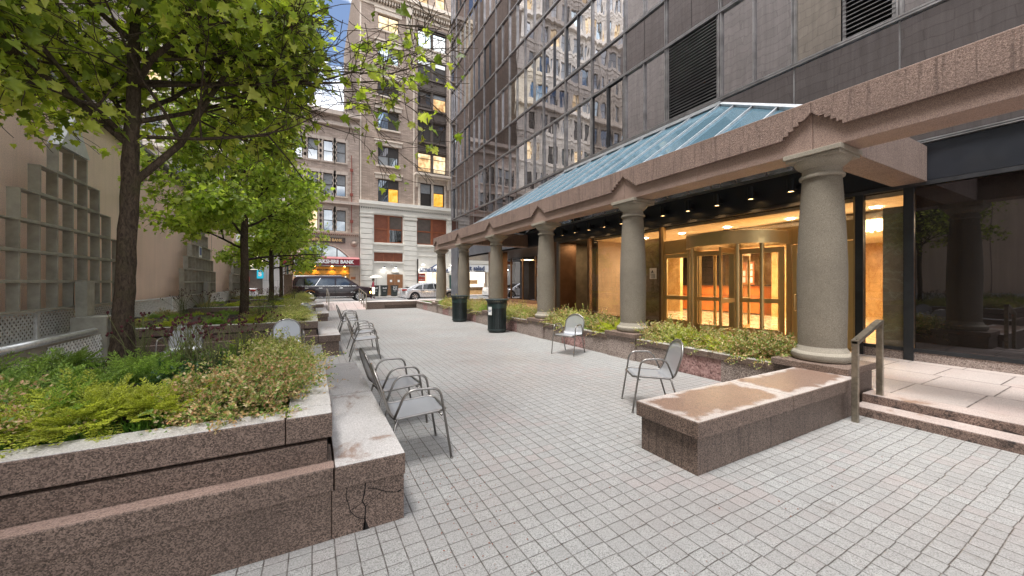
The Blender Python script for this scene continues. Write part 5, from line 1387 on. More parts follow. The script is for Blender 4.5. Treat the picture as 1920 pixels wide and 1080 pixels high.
t.part('poster', MB().box(-.65, .05, YB + .15, YB + .2, 1.75, 2.2), G['sign_red']); t.part('wall_plaque', MB().box(3.2, 3.6, YB - .04, YB, 1.9, 2.15), simple('bronze plaque', (.35, .13, .05), .4, .4))
area('shop_light', (.9, YB + .9, 2.3), 2, 16, (1, .7, .35), sy=.8)
mb = MB(); mb.tube([(3.25, YB - .08, 6.3), (3.25, YB - .08, 13.5)], .035, 6); 
for z in (7.2, 9.7, 12.0): mb.box(3.12, 3.38, YB - .12, YB - .03, z, z + .25)
t.part('wall_anchor_rod', mb, G['water_pipe'])
t.part('body', MB().box(xa + .05, xb - .01, YB + 2.0, YB + 15, .3, HB), G['brick_side'])

# ---- tall pale building left of the bank
t = Thing('terracotta_tower', 'tall pale ornate office building with grey granite base, behind the trees', 'building', (-9, YB, 0)); PT = t
xa, xb, HP = -20, -2.06, 42
up = []; cx_ = []
x = -19.2
while x < -3: cx_.append(x); x += 1.62
for k in range(10):
    z0 = 5.6 + 3.6 * k
    for i, x in enumerate(cx_): up.append((x, x + 1.02, z0, z0 + 2.1))
mb = MB(); wall_holes(mb, xa, xb, 4.6, HP, up, YB, .3); t.part('facade', mb, G['pale_tower'])
rb = random.Random(21)
for i, (a, b_, c, d) in enumerate(up):
    ms = rb.choice([['pane', 'pane_blue'], ['blind', 'pane'], ['pane', 'blind'], ['pane_blue', 'pane_blue'], ['lit2', 'lit2'], ['pane', 'pane'], ['blind', 'frame_dark']])
    # one mesh per window: dark sash with panes as its child
    e = YB + .2; zr = (c + d) / 2
    if i < 96:
        o = t.part('window', MB().box(a, b_, e, e + .05, c, d), G['frame_dark'])
        t.part('pane', MB().poly([(a + .07, e - .01, c + .07), (b_ - .07, e - .01, c + .07), (b_ - .07, e - .01, zr - .03), (a + .07, e - .01, zr - .03)]).poly([(a + .07, e - .01, zr + .03), (b_ - .07, e - .01, zr + .03), (b_ - .07, e - .01, d - .07), (a + .07, e - .01, d - .07)]), G[ms[0]], parent=o)
rest = MB()
for a, b_, c, d in up[96:]: rest.box(a, b_, YB + .2, YB + .25, c, d)
if rest.f: o = t.part('upper_windows', rest, G['pane']); o['kind'] = 'stuff'
for k in range(10):
    z0 = 5.6 + 3.6 * k; mb = MB().box(xa, xb, YB - .14, YB, z0 - .5, z0 - .36).box(xa, xb, YB - .06, YB, z0 - 1.2, z0 - 1.1)
    if k in (2, 5, 8): mb.box(xa, xb, YB - .5, YB, z0 - .95, z0 - .7)
    kx = xa
    while kx < xb - .3: mb.box(kx, kx + .5, YB - .08, YB, z0 - 1.02, z0 - .58); kx += .81
    t.part('string_course', mb, G['pale_tower'])
mb = MB()
for i, x in enumerate(cx_): mb.box(x - .38, x - .22, YB - .12, YB, 5.1, HP) if i % 2 else mb.box(x - .36, x - .24, YB - .06, YB, 5.1, HP)
t.part('pier_strip', mb, G['pale_tower'])
mb = MB(); wall_holes(mb, xa, xb, 0, 4.6, [(-6.6, -3.66, .6, 2.75), (-6.6, -3.66, 2.95, 4.0), (-12.5, -8, .6, 4.0)], YB - .1, .5); t.part('granite_base', mb, G['grey_stone'])
t.part('shop_interior', MB().box(-6.6, -3.6, YB + 1.5, YB + 1.55, .3, 4.1), G['lit_white']); t.part('shop_interior', MB().box(-12.5, -8, YB + 1.5, YB + 1.55, .3, 4.1), G['lit'])
mb = MB()
for x in (-6.3, -5.6, -4.9, -4.5): mb.box(x, x + .45, YB + .9, YB + 1.2, 3.3, 3.35); mb.lathe([(.05, 3.7), (.3, 3.45)], x + .2, YB + .8, 10, cap=False)
t.part('pendant_lamps', mb, G['lobby_wall']); t.part('shop_band', MB().box(-6.6, -3.66, YB - .0, YB + .1, 2.72, 2.97), G['sign_white'])
t.part('shop_door', MB().box(-4.75, -3.7, YB + .2, YB + .3, .3, 2.7), G['frame_brown'])
o = t.part('round_sign', MB().box(-4.05, -3.6, YB - .3, YB - .18, 1.95, 2.65), G['teal']); text('sign_letter', 'S', .5, G['sign_white'], o, MY(-3.83, YB - .31, 2.32), .01, .03)
t.part('orange_poster', MB().box(-5.9, -5.4, YB + .2, YB + .24, 2.0, 2.4).box(-4.9, -4.6, YB + .05, YB + .1, 1.7, 2.1), G['sign_red'])
t.part('roof', MB().box(xa, xb, YB + 2.5, YB + 20, .3, HP), G['brick_side'])
# far building beyond the street end on the right (seen in reflections and past the tower)
t = Thing('corner_building', 'plain grey stone building farther right across the street', 'building', (33, YB, 0))
mb = MB(); hh = [(27 + 2.4 * i, 28.3 + 2.4 * i, 5 + 3.6 * k, 7.1 + 3.6 * k) for i in range(8) for k in range(6)]
wall_holes(mb, 26.05, 46, 0, 28, hh, YB, .3); t.part('facade', mb, G['pale_tower'])
for a, b_, c, d in hh: t.part('window', MB().box(a, b_, YB + .2, YB + .25, c, d), G['pane'])

# ================================================================== CARS (built along +x, front at +x)
def car(name, lab, L, Wd, lower, roof, wheels, wr, paint, hub_n=5, group=None, sedan=True, extra=None):
    """lower: side outline of body; roof: greenhouse outline; wheels: x positions"""
    t = Thing(name, lab, 'car', (0, 0, 0), group=group)
    hw = Wd / 2
    def xa_(lo, x):  # vertical reference
        return 0
    # body shell: stations along x from the outline, cross-section with tumblehome
    top = lower['top']; zb = lower['bot']
    def topz(x):
        for (a, za), (b, zb_) in zip(top[:-1], top[1:]):
            if a <= x <= b: u = (x - a) / max(1e-6, b - a); u = u; return za + (zb_ - za) * u
        return top[-1][1]
    N = 60; mb = MB(); st = []
    for i in range(N + 1):
        x = -L / 2 + L * i / N; z1 = topz(x); e = min(1, (L / 2 - abs(x)) / .55); pl = (1 - (1 - e) ** 2.4) ; w = hw * (.80 + .20 * pl)
        z0 = zb + .10 * (1 - min(1, (L / 2 - abs(x)) / .35))
        arch = 0
        for wx in wheels:
            d = abs(x - wx)
            if d < wr * 1.12: arch = max(arch, wr + math.sqrt(max(0, (wr * 1.12) ** 2 - d * d)))
        zlow = max(z0, min(arch, z1 - .1)) if arch else z0
        ring = [(-w * .97, zlow), (-w, zlow + (z1 - zlow) * .35), (-w * .985, zlow + (z1 - zlow) * .72), (-w * .94, z1 - .02), (-w * .80, z1 + .015), (0, z1 + .03),
                (w * .80, z1 + .015), (w * .94, z1 - .02), (w * .985, zlow + (z1 - zlow) * .72), (w, zlow + (z1 - zlow) * .35), (w * .97, zlow)]
        st.append([(x, y, z) for y, z in ring])
    k = len(st[0])
    for s in st: mb.v += s
    for i in range(N):
        for j in range(k - 1): mb.f.append((i * k + j, (i + 1) * k + j, (i + 1) * k + j + 1, i * k + j + 1))
    mb.f.append(tuple(reversed(range(k)))); mb.f.append(tuple(N * k + j for j in range(k)))
    t.part('body', mb, G[paint], local=True, smooth=True, angle=38, fix=True)
    t.part('underbody', MB().box(-L / 2 + .25, L / 2 - .25, -hw + .22, hw - .22, zb - .02, zb + .35), G['black'], local=True)
    # greenhouse
    R_ = roof; iw = hw * .93; rw_ = hw * .74
    zlo = min(z for x, z in R_); zhi = max(z for x, z in R_)
    def yw(z): u = (z - zlo) / (zhi - zlo); return iw + (rw_ - iw) * u
    mb = MB(); n = len(R_)
    mb.v = [(x, -yw(z), z) for x, z in R_] + [(x, yw(z), z) for x, z in R_]
    mb.f = [tuple(range(n)), tuple(reversed(range(n, 2 * n)))] + [((i + 1) % n, i, n + i, n + (i + 1) % n) for i in range(n)]
    t.part('cabin', mb, G[paint], local=True, bev=.05, fix=True)
    for s in (-1, 1):
        for q in roof_w(lab, R_):
            mb = MB(); mb.poly([(x, s * (yw(z) + .012), z) for x, z in (q if s > 0 else q[::-1])][::-1]); t.part('side_window', mb, G['car_glass'], local=True)
    for q in screens[lab]:
        (xA, zA), (xB, zB) = q; a, b_ = yw(zA) * .9, yw(zB) * .9; d = .025 if xA > xB and zA < zB or xA > 0 else -.025; dx = .03 if xA > 0 else -.03
        t.part('windscreen', MB().poly([(xA + dx, -a, zA + .02), (xA + dx, a, zA + .02), (xB + dx, b_, zB + .02), (xB + dx, -b_, zB + .02)]), G['car_glass'], local=True)
    # wheels
    for wx in wheels:
        for s in (-1, 1):
            mb = MB(); yo = s * (hw - .02); yi = s * (hw - .24)
            prof = [(wr * .66, yo - s * .01), (wr * .90, yo), (wr, yo - s * .04), (wr, yi + s * .04), (wr * .9, yi), (wr * .5, yi)]
            m2 = MB().lathe(prof, 0, 0, 28, cap=False); mb.v = [(wx + x, z, wr + y) for x, y, z in m2.v]; mb.f = m2.f
            o = t.part('tyre', mb, G['black_rubber'], local=True, smooth=True, angle=40)
            rm = MB(); m2 = MB().lathe([(wr * .60, yo - s * .03), (wr * .66, yo - s * .005), (wr * .68, yo - s * .03)], 0, 0, 28, cap=False); rm.v = [(wx + x, z, wr + y) for x, y, z in m2.v]; rm.f = list(m2.f)
            for j in range(hub_n):
                a = 2 * PI * j / hub_n; c, si = math.cos(a), math.sin(a)
                for dd in (-.14, .14):
                    c2, s2 = math.cos(a + dd), math.sin(a + dd); y = yo - s * .02
                    r0, r1, w = wr * .1, wr * .64, wr * .045
                    p = [(wx + r0 * c - w * s2, y, wr + r0 * si + w * c2), (wx + r0 * c + w * s2, y, wr + r0 * si - w * c2), (wx + r1 * c2 + w * s2, y, wr + r1 * s2 - w * c2), (wx + r1 * c2 - w * s2, y, wr + r1 * s2 + w * c2)]
                    p2 = [(x, yy - s * .03, z) for x, yy, z in p]; rm.add(p + p2, [(0, 1, 2, 3), (4, 7, 6, 5), (0, 4, 5, 1), (1, 5, 6, 2), (2, 6, 7, 3), (3, 7, 4, 0)])
            m2 = MB().lathe([(.0001, yo - s * .01), (wr * .16, yo - s * .01), (wr * .18, yo - s * .05)], 0, 0, 14, cap=False); rm.add([(wx + x, z, wr + y) for x, y, z in m2.v], m2.f)
            t.part('rim', rm, G['rim'], parent=o, local=True)
            bk = MB(); m2 = MB().lathe([(.0001, yo - s * .09), (wr * .64, yo - s * .09)], 0, 0, 20, cap=False); bk.add([(wx + x, z, wr + y) for x, y, z in m2.v], m2.f); t.part('brake_disc', bk, G['black'], parent=o, local=True)
    if extra: extra(t, L, hw, topz)
    return t
screens = {}; swins = {}
def roof_w(lab, R_): return swins[lab]
LS = 'long black sport utility vehicle with chrome window trim behind the ramp'
swins[LS] = [[(-2.55, 1.22), (-1.32, 1.22), (-.98, 1.74), (-2.25, 1.72)], [(-1.18, 1.22), (.02, 1.22), (.02, 1.75), (-.84, 1.74)], [(.12, 1.22), (1.35, 1.22), (.70, 1.72), (.12, 1.75)]]
screens[LS] = [((1.62, 1.22), (.86, 1.78)), ((-2.78, 1.25), (-2.50, 1.78))]
def suv_extra(t, L, hw, topz):
    for s in (-1, 1):
        mb = MB(); y = s * (hw * .955)
        mb.box(-2.7, 1.5, min(y, y + s * .02), max(y, y + s * .02), 1.175, 1.205); mb.box(-1.85, 1.3, min(y, y + s * .075), max(y, y + s * .075), .36, .40)
        mb.tube([(-1.24, y, 1.2), (-.90, s * hw * .76, 1.76)], .03, 6); mb.tube([(-2.6, s * hw * .62, 1.90), (.5, s * hw * .62, 1.93)], .03, 6)
        t.part('chrome_trim', mb, G['chrome'], local=True)
        dh = MB()
        for x in (-1.0, .35, -1.9): dh.box(x, x + .22, min(y, y + s * .06), max(y, y + s * .06), 1.02, 1.06)
        dh.box(1.1, 1.4, min(y, y + s * .065), max(y, y + s * .065), .70, .75); t.part('door_handle', dh, G['chrome'], local=True)
        sm = MB()
        for x in (-1.25, .05, 1.25): sm.box(x, x + .012, min(y, y + s * .058), max(y, y + s * .058), .45, 1.17)
        t.part('door_seam', sm, G['black'], local=True)
        t.part('mirror', MB().box(1.0, 1.22, min(s * hw * .98, s * (hw + .25)), max(s * hw * .98, s * (hw + .25)), 1.2, 1.40), G['car_black'], local=True, bev=.03)
        t.part('headlight', MB().box(2.62, 2.80, min(s * hw * .93, s * hw * .99), max(s * hw * .93, s * hw * .99), .55, 1.08), G['headlight'], local=True)
        t.part('side_marker', MB().box(2.40, 2.52, min(s * hw * .97, s * (hw * .985)), max(s * hw * .97, s * (hw * .985)), .62, .74), G['lamp_amber'], local=True)
        t.part('taillight', MB().box(-2.86, -2.70, min(s * hw * .86, s * hw * .95), max(s * hw * .86, s * hw * .95), .8, 1.65), G['taillight'], local=True)
    t.part('bumper_trim', MB().box(2.3, 2.86, -hw * .93, hw * .93, .36, .42), G['chrome'], local=True); t.part('grille', MB().box(2.82, 2.885, -hw * .62, hw * .62, .5, 1.02), G['chrome'], local=True, bev=.01)
    t.part('number_plate', MB().box(-2.90, -2.86, -.26, .26, .75, .92), G['plate'], local=True)
suv = car('parked_car', LS, 5.76, 2.04, {'top': [(-2.88, .95), (-2.82, 1.14), (-2.6, 1.17), (1.45, 1.17), (1.75, 1.15), (2.55, 1.06), (2.80, .95), (2.88, .70)], 'bot': .30},
          [(-2.80, 1.15), (1.72, 1.15), (.86, 1.80), (.55, 1.90), (-1.0, 1.93), (-2.35, 1.90), (-2.55, 1.80)], (-1.60, 1.72), .41, 'car_black', 9, extra=suv_extra, group='cars in the street')
suv.o.location = (1.45, 31.0, .17)
LSd = 'silver four door sedan with sloping roof, behind the farthest column'
swins[LSd] = [[(-1.55, .93), (-.86, .93), (-.80, 1.27), (-1.05, 1.22)], [(-.78, .93), (.10, .93), (.06, 1.34), (-.70, 1.29)], [(.16, .93), (1.15, .93), (.55, 1.25), (.13, 1.34)]]
screens[LSd] = [((1.32, .95), (.55, 1.36)), ((-1.95, .98), (-1.05, 1.33))]
def sed_extra(paint):
    def f(t, L, hw, topz):
        for s in (-1, 1):
            y = s * hw * .965
            dh = MB()
            for x in (-.9, .05): dh.box(x, x + .2, min(y, y + s * .04), max(y, y + s * .04), .78, .81)
            t.part('door_handle', dh, G['chrome'], local=True)
            sm = MB()
            for x in (-.92, .12, 1.15): sm.box(x, x + .012, min(y, y + s * .028), max(y, y + s * .028), .32, .9)
            t.part('door_seam', sm, G['black'], local=True)
            t.part('side_skirt', MB().box(-1.0, 1.0, min(y, y + s * .045), max(y, y + s * .045), .24, .29), G['black'], local=True)
            t.part('mirror', MB().box(.88, 1.05, min(s * hw * .97, s * (hw + .18)), max(s * hw * .97, s * (hw + .18)), .93, 1.05), G[paint], local=True, bev=.02)
            t.part('taillight', MB().box(-L / 2 + .04, -L / 2 + .42, min(s * hw * .80, s * hw * .962), max(s * hw * .80, s * hw * .962), .80, .92), G['taillight'], local=True)
            t.part('headlight', MB().box(L / 2 - .42, L / 2 - .1, min(s * hw * .80, s * hw * .955), max(s * hw * .80, s * hw * .955), .60, .70), G['chrome'], local=True)
        t.part('rear_diffuser', MB().box(-L / 2 + .03, -L / 2 + .3, -hw * .75, hw * .75, .26, .42), G['black'], local=True)
        t.part('number_plate', MB().box(-L / 2 - .01, -L / 2 + .03, -.26, .26, .58, .72), G['plate'], local=True)
    return f
stop = [(-2.45, .78), (-2.40, .98), (-1.9, .98), (-1.2, .93), (1.1, .93), (1.5, .90), (2.15, .78), (2.38, .66), (2.45, .50)]
sed = car('parked_car', LSd, 4.9, 1.86, {'top': stop, 'bot': .20}, [(-2.05, .92), (1.42, .92), (.62, 1.36), (.15, 1.43), (-.5, 1.44), (-1.05, 1.37), (-1.75, 1.09)], (-1.42, 1.43), .345, 'car_silver', 7, extra=sed_extra('car_silver'), group='cars in the street')
sed.o.location = (8.55, 30.0, .17)
LW = 'white sedan with red tail light, seen between the fifth and fourth column'
swins[LW] = [[(-1.35, .95), (-.70, .95), (-.66, 1.30), (-.95, 1.26)], [(-.60, .95), (.22, .95), (.18, 1.36), (-.55, 1.33)], [(.28, .95), (1.15, .95), (.60, 1.27), (.26, 1.36)]]
screens[LW] = [((1.32, .95), (.6, 1.36)), ((-1.75, 1.0), (-1.0, 1.36))]
wh = car('parked_car', LW, 4.6, 1.8, {'top': [(-2.3, .75), (-2.25, 1.0), (-1.7, 1.0), (-1.1, .95), (1.1, .93), (1.5, .90), (2.1, .80), (2.25, .66), (2.3, .5)], 'bot': .22},
         [(-1.85, .94), (1.42, .92), (.66, 1.38), (.2, 1.45), (-.45, 1.45), (-1.0, 1.38)], (-1.38, 1.38), .33, 'car_white', 8, extra=sed_extra('car_white'), group='cars in the street')
wh.o.location = (15.9, 30.0, .17)
# distant white car on the left, seen between the trunks
w2 = copy_tree(wh.o); w2.location = (-5.9, 33.6, .17); w2['label'] = 'white sedan at the far kerb between the first and second trunk'; w2.rotation_euler = (0, 0, PI)

# ================================================================== STREET THINGS
def wheelie(x, lab, tx, first=[None]):
    t = Thing('wheeled_bin', lab, 'bin', (x, 36.75, .295), group='dark wheeled bins on the far sidewalk')
    mb = MB(); a, b_ = .30, .36
    mb.v = [(-a * .85, -.28, .06), (a * .85, -.28, .06), (a * .85, .28, .06), (-a * .85, .28, .06), (-a, -b_, .98), (a, -b_, .98), (a, b_, .98), (-a, b_, .98)]
    mb.f = [(3, 2, 1, 0), (4, 5, 6, 7), (0, 1, 5, 4), (1, 2, 6, 5), (2, 3, 7, 6), (3, 0, 4, 7)]
    t.part('bin_body', mb, G['bin'], local=True, bev=.02); t.part('lid', MB().box(-.33, .33, -.40, .38, .99, 1.06), G['bin'], local=True, bev=.02)
    mb = MB(); mb.tube([(-.27, .30, .08), (.27, .30, .08)], .09, 12); t.part('wheels', mb, G['black_rubber'], local=True)
    text('bin_number', tx, .2, G['sign_white'], t.o, MY(0, -.365, .78), .004, .006, .8); t.part('bin_label', MB().box(-.12, .12, -.34, -.325, .5, .53), G['sign_white'], local=True)
wheelie(5.25, 'left dark wheeled bin between the black vehicle and silver sedan', '34-39'); wheelie(6.05, 'middle dark wheeled bin with white numbers on the far sidewalk', '34-39'); wheelie(7.0, 'right dark wheeled bin of the three, by the silver sedan', '34-39\n2 of 2')
t = Thing('bus_stop_pole', 'green pole with white panel sign left of the bank awning', 'sign post', (-1.0, 28.6, .3))
mb = MB(); mb.cyl((-1.4, 28.0, .3), (-1.4, 28.0, 4.6), .06, 10); t.part('pole', mb, G['green_pole'])
t.part('sign_panel', MB().box(-1.05, -.55, 27.96, 28.04, 2.35, 3.3), G['sign_white']); t.part('sign_frame', MB().box(-1.12, -1.05, 27.94, 28.06, 2.3, 3.4).box(-.55, -.48, 27.94, 28.06, 2.3, 3.4).box(-1.4, -1.1, 27.98, 28.02, 3.3, 3.36), G['green_pole'])
t.part('street_sign', MB().box(-3.0, -1.45, 27.97, 28.0, 4.1, 4.45), G['green_pole'])
t = Thing('concrete_pillar', 'short square concrete gate pillar behind the fourth tree trunk', 'pillar', (-1.2, 26.2, .3))
t.part('shaft', MB().box(-1.5, -1.05, 26.0, 26.4, .28, 2.05), G['granite_smooth'], bev=.01); t.part('cap', MB().box(-1.53, -1.02, 25.97, 26.43, 2.05, 2.12), G['granite_smooth'], bev=.01)
t = Thing('low_bollard', 'short dark green bollard at the kerb between the first trunks', 'bollard', (-5.0, 28.0, .29))
mb = MB(); mb.lathe([(.08, .0), (.06, .05), (.06, .85), (.08, .88), (.05, .95), (.01, .98)], 0, 0, 14); t.part('shaft', mb, G['green_pole'], local=True, smooth=True, angle=35)

# person under an umbrella (far side of the black vehicle)
def skin_person(name, lab, loc, rz):
    V = [(0, 0, .95, .13, .10), (0, 0, 1.15, .13, .095), (0, 0, 1.36, .155, .10), (0, 0, 1.47, .06, .06), (.01, 0, 1.55, .05, .05),
         (.0, .18, 1.40, .058, .055), (.02, .25, 1.14, .045, .045), (.20, .24, 1.10, .038, .038), (.27, .23, 1.14, .03, .03),
         (.0, -.18, 1.40, .058, .055), (-.02, -.25, 1.13, .045, .045), (.08, -.27, .90, .038, .038), (.10, -.27, .82, .03, .03),
         (.0, .09, .88, .09, .09), (.10, .10, .48, .062, .062), (.06, .10, .09, .045, .045), (.19, .10, .04, .04, .035),
         (.0, -.09, .88, .09, .09), (-.08, -.10, .48, .062, .062), (-.22, -.10, .12, .045, .045), (-.12, -.10, .05, .04, .035)]
    E = [(0, 1), (1, 2), (2, 3), (3, 4), (2, 5), (5, 6), (6, 7), (7, 8), (2, 9), (9, 10), (10, 11), (11, 12), (0, 13), (13, 14), (14, 15), (15, 16), (0, 17), (17, 18), (18, 19), (19, 20)]
    me = bpy.data.meshes.new(name); me.from_pydata([v[:3] for v in V], E, [])
    o = bpy.data.objects.new(name, me); COL.objects.link(o)
    o.modifiers.new('skin', 'SKIN'); o.modifiers.new('sub', 'SUBSURF').levels = 2; o.modifiers['sub'].render_levels = 2
    for i, v in enumerate(V): me.skin_vertices[0].data[i].radius = (v[3], v[4]); me.skin_vertices[0].data[i].use_root = (i == 0)
    me.materials.append(G['red_coat']); o.location = loc; o.rotation_euler = (0, 0, rz); tag(o, lab, 'person')
    mb = MB(); mb.ball((.02, 0, 1.66), .10, 16, 12, 1.25); mb.ball((.12, 0, 1.65), .018, 8, 6); build('head', mb, G['skin'], o, smooth=True)
    mb = MB(); mb.ball((-.005, 0, 1.69), .108, 16, 12, 1.15); build('hair', mb, G['hair'], o, smooth=True)
    hm = MB()
    for k in range(4): hm.tube([(.27, .23 - .025 + k * .017, 1.14), (.30, .23 - .025 + k * .017, 1.15), (.31, .235 - .02 + k * .012, 1.175)], .009, 6)
    hm.tube([(.26, .20, 1.15), (.29, .20, 1.18)], .010, 6); build('hand', hm, G['skin'], o, smooth=True)
    lm = MB()
    for s, k in ((1, [(0, .09, .9), (.10, .10, .48), (.06, .10, .10)]), (-1, [(0, -.09, .9), (-.08, -.10, .48), (-.22, -.10, .13)])): lm.tube(k, [.115, .078, .058], 14)
    build('trousers', lm, G['denim'], o, smooth=True); return o
skin_person('person', 'person in a dark red coat walking under a pale umbrella behind the black vehicle', (4.72, 34.2, .17), 0)
t = Thing('open_umbrella', 'pale open umbrella held over the person in red', 'umbrella', (5.03, 34.42, 1.3))
mb = MB(); mb.lathe([(.58, 2.02), (.50, 2.12), (.35, 2.21), (.18, 2.27), (.01, 2.30)], 5.0, 34.43, 16, cap=False); t.part('canopy', mb, G['umbrella'])
mb = MB(); mb.cyl((5.03, 34.43, 1.24), (5.0, 34.43, 2.34), .010, 6); mb.tube([(5.03, 34.43, 1.27), (5.03, 34.43, 1.2), (5.06, 34.43, 1.17), (5.09, 34.43, 1.2)], .014, 6); t.part('shaft', mb, G['black'])
# ================================================================== FOLIAGE
def leafmesh(name, P, mat, parent=None, off=(0, 0, 0)):
    """P: (verts Nx3, faces list)"""
    V, F = P
    me = bpy.data.meshes.new(name)
    nv = len(V); nf = len(F); k = F.shape[1]
    me.vertices.add(nv); me.vertices.foreach_set('co', (V - np.array(off)).astype(np.float32).ravel())
    me.loops.add(nf * k); me.loops.foreach_set('vertex_index', F.astype(np.int32).ravel())
    me.polygons.add(nf); me.polygons.foreach_set('loop_start', np.arange(0, nf * k, k, dtype=np.int32)); me.polygons.foreach_set('loop_total', np.full(nf, k, dtype=np.int32))
    me.update(); me.validate(); me.materials.append(mat)
    o = bpy.data.objects.new(name, me); link(o, parent); return o
MAPLE_O = [(0, 0), (.14, .06), (.40, .02), (.36, .16), (.62, .34), (.38, .42), (.46, .70), (.24, .66), (.14, .82), (0, 1.02), (-.14, .82), (-.24, .66), (-.46, .70), (-.38, .42), (-.62, .34), (-.36, .16), (-.40, .02), (-.14, .06)]
MAPLE_S = [(0, 0), (.42, .05), (.60, .36), (.34, .44), (.42, .72), (0, 1.02), (-.42, .72), (-.34, .44), (-.60, .36), (-.42, .05)]
def leaf_geo(outline, fold=.42, droop=.38):
    c = (0, .38, 0.03); V = [c]
    for x, y in outline: V.append((x * .92, y, abs(x) * fold - droop * y * y + .10 * math.sin(x * 9 + y * 5)))
    n = len(outline); F = [(0, 1 + i, 1 + (i + 1) % n) for i in range(n)]
    return np.array(V, float), np.array(F)
def diamond(w=.5):
    return np.array([(0, 0, 0), (w * .5, .45, .06), (0, 1, -.05), (-w * .5, .45, .06)], float), np.array([(0, 1, 2), (0, 2, 3)])
def place(geo, pos, dirs, size, rng, roll=.9, flat=None):
    """instantiate leaf geometry: y axis along dirs"""
    V, F = geo; N = len(pos)
    y = dirs / np.linalg.norm(dirs, axis=1, keepdims=True)
    up = np.tile(np.array([0, 0, 1.0]), (N, 1)) + rng.normal(0, roll, (N, 3))
    if flat is not None: up = np.tile(np.array([0, 0, 1.0]), (N, 1)) * flat + rng.normal(0, roll, (N, 3))
    x = np.cross(y, up); x /= np.linalg.norm(x, axis=1, keepdims=True) + 1e-9
    z = np.cross(x, y)
    M = np.stack([x, y, z], axis=2)                        # N,3,3
    A = np.einsum('nij,kj->nki', M, V) * size[:, None, None] + pos[:, None, :]
    FF = (F[None] + (np.arange(N) * len(V))[:, None, None]).reshape(-1, F.shape[1])
    return A.reshape(-1, 3), FF

def tree(idx, base, trunk_pts, rad, lab, limbs, mat, nleaf, geo, lsize, seed, crown_c, crown_r, zmin=2.2, extra=None):
    rng = np.random.default_rng(seed); rn = random.Random(seed)
    t = Thing('plane_tree', lab, 'tree', base, group='plane trees in the planters')
    tb = MB(); n = len(trunk_pts)
    path = []; rs = []
    for i, p in enumerate(trunk_pts): path.append(p); rs.append(rad[i])
    # resample with slight wobble
    PP = []; RR_ = []
    for (a, ra), (b_, rb_) in zip(zip(path[:-1], rs[:-1]), zip(path[1:], rs[1:])):
        for k in range(5): u = k / 5; PP.append(tuple(a[j] + (b_[j] - a[j]) * u + rn.uniform(-.006, .006) for j in range(3))); RR_.append((ra + (rb_ - ra) * u) * rn.uniform(.97, 1.04))
    PP.append(path[-1]); RR_.append(rs[-1])
    tb.tube(PP, RR_, 18)
    t.part('trunk', tb, G['bark'], smooth=True)
    lb = MB(); twigs = []
    cc0 = Vector(crown_c)
    def grow(p, d, L, r, lev):
        e = Vector(p) - cc0
        out = (e.x / crown_r[0]) ** 2 + (e.y / crown_r[1]) ** 2 + (e.z / crown_r[2]) ** 2 > 1.15
        if out and extra: e = Vector(p) - Vector(extra[0]); out = (e.x / extra[1][0]) ** 2 + (e.y / extra[1][1]) ** 2 + (e.z / extra[1][2]) ** 2 > 1.2
        if lev and out: return
        k = 5; pts = [tuple(p)]; rr = [r]; q = Vector(p); dd = Vector(d).normalized()
        for i in range(k):
            dd = (dd + Vector((rn.gauss(0, .13), rn.gauss(0, .13), rn.gauss(0, .09) + (.04 if lev < 2 else -.02)))).normalized()
            q = q + dd * (L / k)
            if i >= 2:
                e2 = q - cc0; far = (e2.x / crown_r[0]) ** 2 + (e2.y / crown_r[1]) ** 2 + (e2.z / crown_r[2]) ** 2 > 1.3
                if far and extra: e2 = q - Vector(extra[0]); far = (e2.x / extra[1][0]) ** 2 + (e2.y / extra[1][1]) ** 2 + (e2.z / extra[1][2]) ** 2 > 1.5
                if far: break
            pts.append(tuple(q)); rr.append(r * (1 - .72 * (i + 1) / k))
            if lev >= 1: twigs.append((tuple(q), tuple(dd), lev))
            if lev < 3 and (i >= 1 or (lev == 0 and idx == 1)):
                for _ in range(2 if lev < 2 else 1 + (rn.random() < .5)):
                    ax = Vector((rn.gauss(0, 1), rn.gauss(0, 1), rn.gauss(0, .5))); sd = (dd * .75 + ax.normalized() * .85).normalized()
                    grow(q, sd, L * rn.uniform(.38, .6), r * (1 - .72 * (i + 1) / k) * .62, lev + 1)
        lb.tube(pts, [max(x, .003) for x in rr], 6 if lev else 9, cap=False)
    for p, d, L, r in limbs: grow(p, d, L, r * (.58 if idx == 1 else .8), 0)
    t.part('limbs', lb, G['bark2'] if idx > 1 else G['bark'], smooth=True)
    T = np.array([w[0] for w in twigs]); D = np.array([w[1] for w in twigs])
    cc = np.array(crown_c); cr = np.array(crown_r)
    ok = ((((T - cc) / cr) ** 2).sum(1) < 1.1) | (rng.random(len(T)) < (.0 if idx == 1 else .03)); ok &= T[:, 2] > zmin
    ok &= (((T - cc) / cr) ** 2).sum(1) < 1.75
    if extra: ok |= ((((T - np.array(extra[0])) / np.array(extra[1])) ** 2).sum(1) < 1) & (rng.random(len(T)) < extra[2])
    T, D = T[ok], D[ok]
    sel = rng.integers(0, len(T), nleaf)
    pos = T[sel] + rng.normal(0, lsize * .8, (nleaf, 3)); pos[:, 2] -= np.abs(rng.normal(0, lsize * .3, nleaf))
    dirs = D[sel] * .5 + rng.normal(0, .7, (nleaf, 3)); dirs[:, 2] -= .55
    sz = lsize * rng.uniform(.45, 1.3, nleaf)
    leafmesh('leaves', place(geo, pos, dirs, sz, rng, roll=.8), mat, t.o, t.loc)
    return t, len(T)

